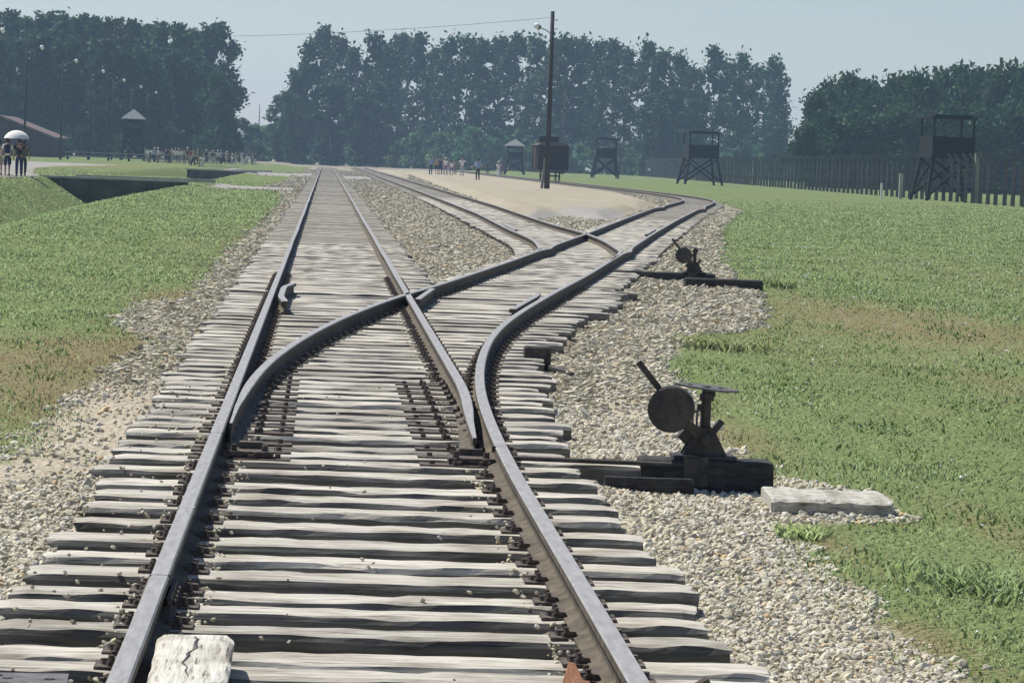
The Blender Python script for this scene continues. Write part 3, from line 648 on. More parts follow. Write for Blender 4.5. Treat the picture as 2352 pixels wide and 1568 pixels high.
# ------------------------------------------------------------------ grass blades
def blades(x, y, h, w, mat, name, **tg):
    n = len(x); a = rng.random(n)*6.28; lean = rng.normal(0, .75, (n, 2))*h[:, None]
    z = gz(x, y)-.004; dx, dy = np.cos(a)*w/2, np.sin(a)*w/2
    k = np.arange(n)
    P0 = np.stack([x-dx, y-dy, z], 1); P1 = np.stack([x+dx, y+dy, z], 1)
    M0 = np.stack([x-dx*.7+lean[:, 0]*.35, y-dy*.7+lean[:, 1]*.35, z+h*.6], 1); M1 = np.stack([x+dx*.7+lean[:, 0]*.35, y+dy*.7+lean[:, 1]*.35, z+h*.6], 1)
    T = np.stack([x+lean[:, 0], y+lean[:, 1], z+h], 1)
    V = np.stack([P0, P1, M1, M0, T], 1).reshape(-1, 3); o5 = k[:, None]*5
    F3 = np.concatenate([o5+[0, 1, 2], o5+[0, 2, 3], o5+[3, 2, 4]])
    return linkm(name, fast_mesh(name, V, F3, mat, 3), **tg)
def grass_pts(n, y0, y1, side, power):
    x, y = scatter(n, y0, y1, *side, power); g_, s_, p_, d_ = zones(x, y)
    cl = vnoise(x*1.6, y*.9, 21)*.6+vnoise(x*6, y*4, 22)*.4
    k = (g_ + (cl-.5)*.7 > .05-rng.exponential(.11, len(x))) & (rng.random(n) < .35+cl*.9) & (rng.random(n) > d_*.35) & (rng.random(n) > sstep(90, 225, y))
    return x[k], y[k], d_[k], cl[k], g_[k]
for nm, side, y0, lb in (('grass', (-.17, -.003), 15, 'green meadow grass left of the tracks'), ('grass', (.05, .24), 9, 'green grass with dry tufts right of the tracks')):
    x, y, d_, cl, g_ = grass_pts(340000, y0, 230, side, 1.3)
    dry = rng.random(len(x)) < np.clip(d_*.85+.08+.25*(g_ < .3), 0, .9)
    h = (.013+.028*cl**2)*(1+np.minimum(y, 120)/80)*rng.uniform(.5, 1.3, len(x)); w = .0050*(1+y/15)
    blades(x[~dry], y[~dry], h[~dry], w[~dry], 'blade', nm, label=lb, cat='grass', kind='stuff')
    blades(x[dry], y[dry], h[dry]*.8, w[dry]*.8, 'dryblade', 'dry_grass', label=lb.replace('green', 'brown dry'), cat='dry grass', kind='stuff')
cx_, cy_ = un(1660, 790, 0)
for (px, py, rr, hh, nn) in ((1665, 790, .35, .16, 900), (1840, 1215, .12, .07, 220), (1790, 655, .3, .2, 150), (570, 1560, .05, .06, 60), (1010, 1220, .02, .03, 1), (2230, 1330, .25, .09, 500)):
    a_, b_ = un(px, py, 0); q = rng.normal(0, 1, (nn, 2)); x, y = a_+q[:, 0]*rr*.5, b_+q[:, 1]*rr
    if nn > 5: blades(x, y, rng.uniform(.5, 1, nn)*hh, np.full(nn, .012+.0003*b_), 'blade', 'grass_tuft', label={1665: 'long grass tuft at the gravel edge behind the nearer switch stand', 1840: 'small green tuft in the gravel below the pale plank', 1790: 'green tuft around the short dark timber of the farther switch stand', 570: 'small weed between the sleepers at the bottom edge', 2230: 'thick grass tuft at the right side of the foreground'}[px], cat='grass tuft', kind='stuff')

x, y, d_, cl, g_ = grass_pts(9000, 11, 80, (.05, .24), 1.3); kf = cl > .5; x, y = x[kf][:330], y[kf][:330]
V, Q = stones(x, y, gz(x, y)+.02+.0004*y,   .009*(1+y/20)*rng.uniform(.6, 1.2, len(x)), IB, IF)
me = fast_mesh('clover', V, Q, 'white', 3); linkm('clover', me, label='tiny white clover heads in the right-hand grass', cat='clover', kind='stuff')
wx_ = []; wy2 = []
for q in range(260):
    k_ = rng.uniform(.09, .235) if q % 3 else rng.uniform(-.165, -.05); yy_ = 11*(9)**rng.random(); n_ = 26
    wx_.append(k_*yy_+rng.normal(0, .05+.002*yy_, n_)); wy2.append(yy_+rng.normal(0, .12+.01*yy_, n_))
x, y = np.concatenate(wx_), np.concatenate(wy2); g_, _, _, _ = zones(x, y); kf = g_ > .05; x, y = x[kf], y[kf]
blades(x, y, rng.uniform(.015, .05, len(x))*(1+y/90), .008*(1+y/20)*rng.uniform(.6, 1.3, len(x)), 'weed', 'weeds', label='broader weeds and leaves scattered through the grass', cat='weeds', kind='stuff')

# ------------------------------------------------------------------ ditch head walls
for k, (wy, xa, xb) in enumerate(WALLS):
    t = empty('culvert_wall', ((xa+xb)/2, wy, 0), label=('nearest dark concrete culvert wall across the ditch in the left meadow', 'second dark culvert wall across the ditch below the crowd', 'farthest small dark culvert wall of the ditch')[k], cat='culvert wall', group='culvert walls across the ditch')
    gr = float(gz(xa-1, wy-2)); L = xb-xa
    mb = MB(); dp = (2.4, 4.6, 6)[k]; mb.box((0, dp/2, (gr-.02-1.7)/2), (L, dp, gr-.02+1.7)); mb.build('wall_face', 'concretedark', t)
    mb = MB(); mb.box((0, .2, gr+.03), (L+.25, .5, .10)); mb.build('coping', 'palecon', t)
    mb = MB(); mb.box((1.2, dp+2.2, gr+.05), (L*1.0, .35, .16)); mb.build('kerb', 'palecon', t)

# ------------------------------------------------------------------ watch towers
def tower(x, y, h, wid, roof='flat', rz=0, **tg):
    z0 = float(gz(x, y)); t = empty('watch_tower', (x, y, z0), rz, **tg); k = h/6.4
    fl, wt, rf = 3.2*k, 4.8*k, 6.15*k; hw = wid/2; sp = hw*1.26; tp = hw*.9
    for sx in (-1, 1):
        for sy in (-1, 1):
            mb = MB(); mb.bar((sx*sp, sy*sp, -.2), (sx*tp, sy*tp, fl), .22); mb.build('leg', 'towerwood', t)
    mb = MB()
    for s_ in (-1, 1):
        for ax in ((0, 1) if s_ < 0 else (0,)):
            for d_ in (-1, 1):
                a = (d_*sp*.96, s_*sp, .35); b_ = (-d_*tp*.95, s_*tp, fl-.15)
                if ax: a = (a[1], a[0], a[2]); b_ = (b_[1], b_[0], b_[2])
                mb.bar(a, b_, .17, .08)
    mb.build('brace', 'towerwood', t)
    mb = MB(); mb.box((0, 0, fl+.08), (wid*1.06, wid*1.06, .16)); mb.build('floor', 'towerwood', t)
    mb = MB(); th = .08
    for s_ in (-1, 1):
        mb.box((0, s_*(hw-.04), (fl+.16+wt)/2), (wid, th, wt-fl-.16)); mb.box((s_*(hw-.04), 0, (fl+.16+wt)/2), (th, wid-.17, wt-fl-.16))
    for q in range(9): 
        for s_ in (-1, 1): mb.box((-hw+.2+q*(wid-.4)/8, -hw-.015, (fl+.16+wt)/2), (.05, .03, wt-fl-.2))
    mb.build('cabin_wall', 'towerwood', t)
    for sx in (-1, 1):
        for sy in (-1, 1): mb = MB(); mb.box((sx*(hw-.1), sy*(hw-.1), (wt+rf)/2), (.14, .14, rf-wt)); mb.build('roof_post', 'towerwood', t)
    if roof == 'flat':
        mb = MB(); mb.box((0, 0, rf+.07), (wid*1.08, wid*1.08, .14)); mb.box((0, 0, rf+.20), (wid*.9, wid*.9, .14)); mb.build('roof', 'towerwood', t)
    else:
        e = hw*1.30; a = rf+1.45*k
        mb = MB(); mb.add([(-e, -e, rf), (e, -e, rf), (e, e, rf), (-e, e, rf), (0, 0, a), (-e, -e, rf-.1), (e, -e, rf-.1), (e, e, rf-.1), (-e, e, rf-.1)],
                          [(0, 1, 4), (1, 2, 4), (2, 3, 4), (3, 0, 4), (5, 6, 1, 0), (6, 7, 2, 1), (7, 8, 3, 2), (8, 5, 0, 3), (8, 7, 6, 5)]); mb.build('roof', 'roofgray', t)
        mb = MB(); mb.box((0, 0, rf-.35*k), (wid*.92, wid*.92, .5*k)); mb.build('upper_wall', 'towerwood', t)
    return t
TG = 'wooden watch towers'
tower(kx(2172)*243, 243, 6.4, 3.3, rz=.12, label='nearest dark wooden watch tower in front of the right-hand trees', cat='watch tower', group=TG)
tower(kx(1608)*362, 362, 5.9, 3.4, rz=.1, label='dark open watch tower behind the fence at the right end of the poplar row', cat='watch tower', group=TG)
tower(kx(1390)*457, 457, 5.6, 2.9, label='small dark watch tower just right of the goods wagon', cat='watch tower', group=TG)
tower(kx(1182)*500, 500, 4.6, 2.4, 'pyramid', label='small watch tower with pointed grey roof just left of the goods wagon', cat='watch tower', group=TG)
tower(kx(305)*441, 441, 5.8, 2.5, 'pyramid', label='watch tower with pointed grey roof in front of the left trees', cat='watch tower', group=TG)

# ------------------------------------------------------------------ goods wagon
wx, wy_ = 21.5, 309.0
t = empty('goods_wagon', (wx, wy_, RT), label='brown wooden goods wagon standing alone on the right-hand track behind the lamp pole', cat='goods wagon')
W2, L2, zb, zr = 1.42, 8.2, 1.0, 3.35
mb = MB(); mb.box((0, L2/2, (zb+zr)/2), (2*W2, L2, zr-zb)); mb.build('body', 'wagon', t)
mb = MB(); P = []; n = 9
for yy_ in (-.12, L2+.12):
    for k in range(n): a = math.pi*(k/(n-1)); P.append((-(W2+.08)*math.cos(a), yy_, zr+.30*math.sin(a)))
mb.add(P, [(k, k+1, n+k+1, n+k) for k in range(n-1)]+[tuple(range(n))[::-1], tuple(range(n, 2*n)), (0, n, 2*n-1, n-1)]); mb.build('roof', 'rust', t)
for sx in (-1, 1):
    for q in range(6): mb = MB(); mb.box((sx*(W2+.03), .06+q*(L2-.12)/5, (zb+zr)/2), (.06, .1, zr-zb-.06)); mb.build('frame_post', 'wagonpost', t)
for q in (-1.1, -.4, .4, 1.1): mb = MB(); mb.box((q, -.03, (zb+zr)/2), (.1, .06, zr-zb-.06)); mb.build('frame_post', 'wagon', t)
mb = MB(); mb.box((0, L2-.7, zr+.42), (1.9, 1.3, .75)); mb.box((0, L2-.7, zr+.83), (2.1, 1.5, .08)); mb.build('brakeman_cabin', 'wagon', t)
mb = MB(); mb.box((0, L2/2, .86), (2.3, L2, .22)); 
for sx in (-.85, .85): mb.tube([(sx, 0, .86), (sx, -.45, .86)], .07, 8); mb.tube([(sx, -.45, .86), (sx, -.52, .86)], .2, 12)
mb.build('chassis', 'iron', t)
for q in (1.6, L2-1.6):
    mb = MB()
    for sx in (-.74, .74): mb.tube([(sx-.06, q, .46), (sx+.06, q, .46)], .46, 20)
    mb.tube([(-.74, q, .46), (.74, q, .46)], .07, 8); mb.build('wheelset', 'iron', t)
mb = MB(); mb.box((-W2-.06, L2/2, (zb+zr)/2-.03), (.05, 1.9, zr-zb-.3)); mb.build('sliding_door', 'wagonpost', t)

# ------------------------------------------------------------------ lamp pole at the ramp, lamp line on the left, wires
def lamp_pole(x, y, h, big=False, arm=1.0, side=1, name='lamp_pole', **tg):
    z0 = float(gz(x, y)); t = empty(name, (x, y, z0), **tg)
    lean = .0 if not big else -.002
    mb = MB(); mb.tube([(0, 0, -.3), (lean*h, 0, h*.5), (lean*2*h, 0, h)], [.18, .15, .12] if big else [.12, .10, .08], 10); mb.build('pole', 'polewood', t, smooth=True)
    hz = h-1.3 if big else h-.4
    mb = MB(); mb.tube([(side*.1, 0, hz-.1), (side*arm*.6, 0, hz+.12), (side*arm, 0, hz+.22)], .03, 6); mb.build('arm', 'iron', t)
    mb = MB(); c = Vector((side*arm, 0, hz+.24)); e = c+Vector((side*.42, 0, .16))
    mb.tube([c, c+(e-c)*.3], .12, 10); hd = mb.build('lamp_cap', 'iron', t)
    mb = MB(); mb.tube([c+(e-c)*.3, c+(e-c)*.5, e], [.13, .20, .13] if big else [.12, .24, .16], 12); mb.build('lamp_head', 'white', t, smooth=True)
    if big:
        mb = MB(); mb.bar((-.34, .05, -.3), (-.16, .05, 1.9), .17, .15); mb.build('concrete_stub', 'concrete', t)
        mb = MB(); mb.bar((-.22, .05, .7), (.14, .05, .7), .34, .05); mb.bar((-.22, .05, 1.5), (.14, .05, 1.5), .34, .05); mb.build('strap', 'iron', t)
    mb = MB()
    for zz in (h-.55, h-1.1): mb.tube([(.08, 0, zz), (.26, 0, zz-.02)], .02, 6); mb.tube([(.26, 0, zz-.03), (.26, 0, zz+.06)], .035, 8)
    mb.build('insulator', 'white' if not big else 'grayiron', t)
    return t
lamp_pole(kx(1258)*205, 205, 11.1, True, .75, -1, label='tall leaning wooden lamp pole with white lamp on the pale sandy ramp', cat='lamp pole')
LZ = [(-27.6, 262), (-28.1, 304), (-28.2, 347), (-28.2, 389), (-28.3, 431), (-28.4, 472), (-28.4, 514), (-28.5, 560), (-29.0, 640), (-29.6, 694), (-30, 750), (-30.5, 815), (-31, 893)]
p0 = None
for k, (a_, b_) in enumerate(LZ):
    a_ = kx(749+a_*7500/b_)*b_
    lab = f'wooden lamp pole with white lamp before the left trees, {ORD[k]} from the left'
    if p0 is None: p0 = lamp_pole(a_, b_, 10.5, False, 1.1, 1, label=lab, cat='lamp pole', group='lamp poles of the left row')
    else:
        c_ = copy_tree(p0); c_.location = (a_, b_, float(gz(a_, b_))); c_['label'] = lab
def wire(a, b_, sag, label):
    mb = MB(); P = []
    for k in range(25):
        q = k/24; p = Vector(a)*(1-q)+Vector(b_)*q; p.z -= sag*4*q*(1-q); P.append(p)
    mb.tube(P, .012, 5); mb.build('overhead_wire', 'wire', None, label=label, cat='wire')
wire((kx(1262)*205, 205, 11.0), (kx(749-27.6*7500/262)*262, 262, 10.6), .75, 'thin overhead wire running left from the tall lamp pole')

# ------------------------------------------------------------------ barbed wire fence of concrete posts
def post_mesh(h):
    mb = MB(); pts = [(0, 0, -.2), (0, 0, h*.72), (-.05, 0, h*.86), (-.18, 0, h*.95), (-.38, 0, h)]
    mb.tube(pts, [.15, .13, .11, .10, .08], 4); me = mb.mesh('post'); me.materials.append(MT['concretedark']); return me
MT['concretedark'] = simple('stained_concrete', (.105, .105, .095), .95, .3, 1.5)
def camp_fence(x_of, y0, y1, step, hh, rails_, label, gate=True, nmax=100):
    t = empty('barbed_wire_fence', (0, 0, 0), label=label, cat='fence', group='camp fences'); pm = post_mesh(hh); y = y0; n = 0; V = []; Fs = []
    bulk = MB()
    pts = []
    while y < y1:
        x = x_of(y); z = float(gz(x, y)); pts.append((x, y, z))
        if n < nmax:
            o = bpy.data.objects.new('post', pm); COL.objects.link(o); o.parent = t; o.location = (x, y, z); o.rotation_euler = (random.uniform(-.02, .02), random.uniform(-.02, .02), random.uniform(-.1, .1)); n += 1
        else: bulk.box((x, y, z+hh/2), (.2, .2, hh))
        y += step*random.uniform(.9, 1.1)
    if bulk.v: bulk.build('post', 'concretedark', t, kind='stuff')
    wr = MB()
    for q in rails_:
        for i in range(len(pts)-1):
            a, b_ = pts[i], pts[i+1]; wr.bar((a[0], a[1], a[2]+q), (b_[0], b_[1], b_[2]+q), .011)
    wr.build('wire', 'wire', t, kind='stuff')
    return t
camp_fence(lambda y: 36.6+.0405*y, 150, 900, 3.5, 3.5, [.3+.42*k for k in range(8)], 'long barbed wire fence of curved concrete posts across the right background')
FG = 'marker posts'
for px, py, hpx, mt_, lb in ((2024, 455, 33, 'white', 'short white marker post at the grass edge in front of the fence'), (2068, 455, 55, 'palecon', 'pale square concrete post just left of the nearest watch tower'), (2242, 465, 112, 'concrete', 'thick tall grey post just right of the nearest watch tower')):
    a_, b_ = un(px, py, .2); hm = hpx*b_/7500; mb = MB(); w_ = .14 if mt_ == 'white' else (.28 if hpx < 100 else .42)
    mb.box((0, 0, hm/2-.1), (w_, w_, hm+.2)); mb.box((0, 0, hm+.02), (w_*1.08, w_*1.08, .06)); mb.build('marker_post', mt_, None, (a_, b_, .2), label=lb, cat='post', group=FG)
# low sign plates on the far fence
a_, b_ = un(1490, 408, .2); mb = MB(); mb.bar((0, 0, 0), (0, 0, 1.4), .06); mb.build('sign_post', 'iron', None, (a_, b_, .1), label='thin post with small white plate before the fence, right of the small watch tower', cat='sign')
mb = MB(); mb.box((0, -.04, 1.45), (.45, .03, .4)); mb.build('plate', 'white', bpy.data.objects['sign_post'])

# rail fence and hut on the left
t = empty('rail_fence', (kx(156)*372, 372, .35), label='low wooden rail fence between hut and pointed-roof tower', cat='fence')
for k in range(7):
    mb = MB(); mb.box((k*2.3, 0, .55), (.22, .22, 1.3)); mb.build('post', 'towerwood', t)
for zz in (.45, .85):
    mb = MB(); mb.box((6.9, -.12, zz), (14.2, .06, .14)); mb.build('rail', 'roofgray', t)
t = empty('brick_hut', (kx(128)*440-7.5, 440, .3), label='low dark hut with faded red roof at the left edge', cat='hut')
mb = MB(); mb.add([(-7, 0, 0), (7, 0, 0), (7, 0, 2.5), (0, 0, 5.0), (-7, 0, 2.5), (-7, 22, 0), (7, 22, 0), (7, 22, 2.5), (0, 22, 5.0), (-7, 22, 2.5)], [(0, 1, 2, 3, 4), (9, 8, 7, 6, 5), (1, 6, 7, 2), (0, 4, 9, 5), (0, 5, 6, 1)]); mb.build('wall', 'hutwall', t)
mb = MB()
for s_ in (-1, 1):
    P = [(0, -.5, 5.08), (s_*7.5, -.5, 2.38), (s_*7.5, 22.5, 2.38), (0, 22.5, 5.08)]; P += [(a, b_, c_+.28) for a, b_, c_ in P]
    mb.add(P, [(0, 1, 2, 3), (7, 6, 5, 4), (0, 4, 5, 1), (1, 5, 6, 2), (2, 6, 7, 3)])
mb.build('roof', 'roofred', t)
mb = MB(); mb.box((3.5, -.03, 1.0), (1.1, .06, 2.0)); mb.build('door', 'towerwood', t)

# ------------------------------------------------------------------ trees
def crown_mesh(seed, H, Wd, n, lo=.14, leaf=.62, sparse=.5, kind='tall'):
    r = np.random.default_rng(seed); nl = int((40 if kind == 'tall' else 26)*(1.25-sparse*.5)); P = []; lob = []
    for i in range(nl):
        t = lo+(1-lo)*((i+r.random())/nl)**.9
        if kind == 'tall': rad = Wd/2*min(1, (t/.35)**.5)*(1-max(0, (t-.72)/.28)**2*.8)
        else: rad = Wd/2*math.sin(math.pi*min(.97, .18+t*.8))**.55
        a = r.random()*6.28; d = rad*r.uniform(.15, .9); lr = (H*.045 if kind == 'tall' else H*.10)*r.uniform(.5, 1.4)
        c = np.array([math.cos(a)*d, math.sin(a)*d, t*H-lr*.3]); c[2] = min(c[2], H-lr*.9); lob.append((c, lr))
    wts = np.array([l**2 for _, l in lob]); wts /= wts.sum(); ids = r.choice(len(lob), n, p=wts)
    C = np.array([lob[i][0] for i in ids]); L = np.array([lob[i][1] for i in ids])
    d = r.normal(0, 1, (n, 3)); d /= np.linalg.norm(d, axis=1)[:, None]
    P = C + d*(L*np.minimum(2.0, r.random(n)**.5*(1.12+.38*r.normal(0, 1, n))))[:, None]*np.array([1, 1, .85 if kind != 'tall' else 1.15])
    P[:, 2] = np.maximum(P[:, 2], .2)
    s = leaf*r.uniform(.55, 1.3, n)[:, None]
    u = r.normal(0, 1, (n, 3)); u /= np.linalg.norm(u, axis=1)[:, None]
    v = np.cross(u, r.normal(0, 1, (n, 3))); v /= np.linalg.norm(v, axis=1)[:, None]
    V = np.stack([P-u*s*.6, P-v*s*.35, P+u*s*.6, P+v*s*.35], 1).reshape(-1, 3)
    return V, np.arange(n*4).reshape(-1, 4), lob
def trunk_mb(H, lob, seed, r0=.24):
    r = random.Random(seed); mb = MB(); top = H*.86
    bend = [(r.uniform(-.25, .25), r.uniform(-.25, .25)) for _ in range(4)]
    pts = [(0, 0, -.3), (bend[0][0], bend[0][1], top*.3), (bend[1][0]*1.5, bend[1][1]*1.5, top*.65), (bend[2][0]*1.5, bend[2][1]*1.5, top)]
    mb.tube(pts, [r0*1.1, r0*.8, r0*.5, .05], 8)
    for c, lr in lob[::2]:
        z0 = max(H*.1, c[2]-r.uniform(1.2, 3.0)); f = z0/top; bx_ = np.interp(z0, [0, top*.3, top*.65, top], [0, pts[1][0], pts[2][0], pts[3][0]]); by_ = np.interp(z0, [0, top*.3, top*.65, top], [0, pts[1][1], pts[2][1], pts[3][1]])
        mb.tube([(bx_, by_, z0), ((bx_+c[0])*.55, (by_+c[1])*.55, (z0+c[2])/2+.2), tuple(c)], [.10*(1.2-f*.6), .07, .03], 5, cap=False)
    return mb
VAR = {}
def make_tree(kind, k):
    key = (kind, k)
    if key in VAR: return VAR[key]
    cfg = {'poplar': (25, 7.2, 2300, .19, .80, .45, 'tall'), 'dense': (25, 8.4, 5000, .05, .85, .2, 'tall'), 'round': (14, 9.5, 5200, .04, .66, .1, 'round'), 'bush': (7, 7.5, 1500, .0, .62, .1, 'round')}[kind]
    H, Wd, n, lo, lf, sp, kd = cfg
    V, Q, lob = crown_mesh(100*k+len(kind), H, Wd, n, lo, lf, sp, kd)
    cm = fast_mesh('crown', V, Q, 'leaf2' if kind == 'bush' and k >= 4 else 'leaf'); tm = trunk_mb(H, lob, k, .26 if H > 10 else .1).mesh('trunk'); tm.materials.append(MT['bark'])
    VAR[key] = (cm, tm, H, Wd); return VAR[key]
def tree(name, kind, k, px, top, Z, label, cat, group, wid=1.0):
    cm, tm, H, Wd = make_tree(kind, k)
    x = kx(px)*Z; zg = float(gz(x, Z)) if Z < 700 else .2
    hor = 359+.037*(px-749); h = (hor-top)*Z/7500+CAMZ-zg
    t = empty(name, (x, Z, zg), label=label, cat=cat, group=group); t.rotation_euler.z = random.random()*6.28
    sc = h/H; t.scale = (sc*wid*random.uniform(.9, 1.15), sc*wid*random.uniform(.9, 1.15), sc)
    for nm, me in (('trunk', tm), ('crown', cm)):
        o = bpy.data.objects.new(nm, me); COL.objects.link(o); o.parent = t
def ordn(k): return ORD[k] if k < 40 else ('fortieth' if k == 39 else ['forty', 'fifty', 'sixty', 'seventy'][(k+1)//10-4]+'-'+ORD[(k+1) % 10-1] if (k+1) % 10 else {50: 'fiftieth', 60: 'sixtieth', 70: 'seventieth', 80: 'eightieth'}[k+1])
LT = [(-95, 50), (-60, 45), (-22, 38), (22, 33), (60, 52), (100, 36), (140, 44), (178, 42), (215, 48), (255, 52), (292, 54), (330, 66), (370, 60), (405, 62), (440, 76), (474, 62), (500, 66)]
for k, (px, tp) in enumerate(LT): tree('tall_tree', 'dense', k % 5, px, tp-4, 548+(k*37) % 40, f'tall dense tree of the left row, {ordn(k)} from the left', 'tree', 'tall trees of the left row', 1.0)
LT2 = [(-70, 75), (-10, 90), (45, 95), (85, 80), (130, 100), (165, 92), (205, 110), (240, 95), (285, 120), (320, 110), (355, 130), (395, 118), (430, 140), (462, 150), (492, 165), (512, 190), (522, 240), (535, 285), (548, 310)]
for k, (px, tp) in enumerate(LT2): tree('tall_tree', 'dense', (k+2) % 5, px, tp, 515+(k*23) % 20, f'lower tree at the foot of the left row, {ordn(k)} from the left', 'tree', 'lower trees of the left row', 1.05)
MTt = [(702, 100), (736, 68), (775, 86), (808, 118), (850, 80), (886, 112), (914, 82), (955, 84), (990, 112), (1025, 90), (1065, 88), (1100, 96), (1140, 88), (1180, 84), (1225, 86), (1262, 100), (1290, 86), (1325, 92), (1365, 98), (1400, 98), (1432, 114), (1475, 102), (1515, 118), (1548, 128), (1590, 158), (1630, 112), (1665, 142), (1700, 128), (1732, 154), (1766, 138), (1786, 190)]
for k, (px, tp) in enumerate(MTt): tree('poplar_tree', 'poplar', k % 6, px, tp-4, 655+(k*41) % 50, f'tall thin poplar of the middle row, {ordn(k)} from the left', 'tree', 'tall poplars of the middle row', 1.0)
M2 = [(676, 165), (695, 150), (652, 215), (760, 195), (826, 205), (868, 190), (1500, 215), (1545, 200), (1590, 230), (1780, 275)]
for k, (px, tp) in enumerate(M2): tree('broad_tree', 'dense', (k+1) % 5, px, tp, 625+(k*17) % 22, f'lower broad tree in front of the middle poplar row, {ordn(k)} from the left', 'tree', 'lower trees of the middle row', 1.5 if tp > 170 else 1.0)
RTt = [(1872, 215), (1903, 186), (1938, 168), (1978, 186), (2018, 200), (2060, 172), (2108, 168), (2150, 164), (2180, 152), (2218, 162), (2262, 158), (2302, 150), (2344, 154), (2392, 150), (2440, 160)]
for k, (px, tp) in enumerate(RTt): tree('broadleaf_tree', 'round', k % 5, px, tp-3, 420+(k*29) % 34, f'dense rounded tree behind the right fence, {ordn(k)} from the left', 'tree', 'rounded trees behind the right fence', .78)
RT2 = [(1850, 285), (1900, 260), (1960, 250), (2015, 270), (2070, 245), (2130, 250), (2190, 240), (2250, 245), (2310, 235), (2370, 240)]
for k, (px, tp) in enumerate(RT2): tree('broadleaf_tree', 'round', (k+2) % 5, px, tp, 395+(k*13) % 14, f'lower green tree in front of the rounded right trees, {ordn(k)} from the left', 'tree', 'lower trees behind the right fence', 1.1)
bpos = [(x, 300+random.uniform(-14, 16), 500+random.uniform(0, 30)) for x in range(-60, 550, 28)] + [(x, (278 if x < 660 else 305)+random.uniform(-14, 16), 640+random.uniform(0, 60)) for x in range(560, 1300, 26)] + [(x, 338+random.uniform(-12, 12), 640+random.uniform(0, 60)) for x in range(1305, 1830, 30)]
for k, (px, tp, Z) in enumerate(bpos): tree('bush', 'bush', k % 4+(4 if px > 560 else 0), px, tp, Z, f'leafy green bush at the foot of the treeline, {ordn(k)} from the left', 'bush', 'bushes at the foot of the treeline', 1.0)
# far wood along the horizon and two thin masts
V = []; Q = []; r = np.random.default_rng(5)
n = 16000; x = r.uniform(-620, 700, n); yv = r.uniform(1180, 1300, n); hgt = 7+5*vnoise(x*.02, x*0, 4)+4*vnoise(x*.09, x*0, 6); z = r.random(n)**.6*hgt+.3
P = np.stack([x, yv, z], 1); u = r.normal(0, 1, (n, 3)); u /= np.linalg.norm(u, axis=1)[:, None]; v = np.cross(u, r.normal(0, 1, (n, 3))); v /= np.linalg.norm(v, axis=1)[:, None]
V = np.stack([P-u*2, P-v*1.4, P+u*2, P+v*1.4], 1).reshape(-1, 3)
linkm('far_wood', fast_mesh('far_wood', V, np.arange(n*4).reshape(-1, 4), 'leaf'), label='low hazy wood along the horizon', cat='wood', kind='stuff')
for k, (px, tp) in enumerate(((593, 232), (643, 232))):
    Z = 1100; x = kx(px)*Z; h = (355-tp)*Z/7500; mb = MB(); mb.tube([(0, 0, 0), (0, 0, h)], [.35, .12], 6)
    for q in range(6): mb.box((0, 0, h*(.35+q*.1)), (1.0-q*.1, .1, .1))
    mb.build('radio_mast', 'grayiron', None, (x, Z, .2), label=f'thin hazy mast in the treeline gap, {("left", "right")[k]} one', cat='mast', group='distant masts')

# ------------------------------------------------------------------ people
CM = {}
def cmat(c, rough=.85):
    if c not in CM: CM[c] = simple('cloth', c, rough, .08, 12, 0, 0)
    return CM[c]
def skin(verts, edges, radii, sub=1):
    me = bpy.data.meshes.new('s'); me.from_pydata(verts, edges, []); o = bpy.data.objects.new('s', me); COL.objects.link(o)
    md = o.modifiers.new('s', 'SKIN'); md.use_smooth_shade = True; md.branch_smoothing = .5
    for i, r_ in enumerate(radii): me.skin_vertices[0].data[i].radius = r_ if isinstance(r_, tuple) else (r_, r_)
    me.skin_vertices[0].data[0].use_root = True
    sb = o.modifiers.new('u', 'SUBSURF'); sb.levels = sub
    dg = bpy.context.evaluated_depsgraph_get(); m2 = bpy.data.meshes.new_from_object(o.evaluated_get(dg)); bpy.data.objects.remove(o); bpy.data.meshes.remove(me); return m2
def join_mb(me, mb):
    bm = bmesh.new(); bm.from_mesh(me); t = mb.mesh('t'); bm.from_mesh(t); bm.to_mesh(me); bm.free(); bpy.data.meshes.remove(t)
    me.polygons.foreach_set('use_smooth', [True]*len(me.polygons)); return me
PC = {}
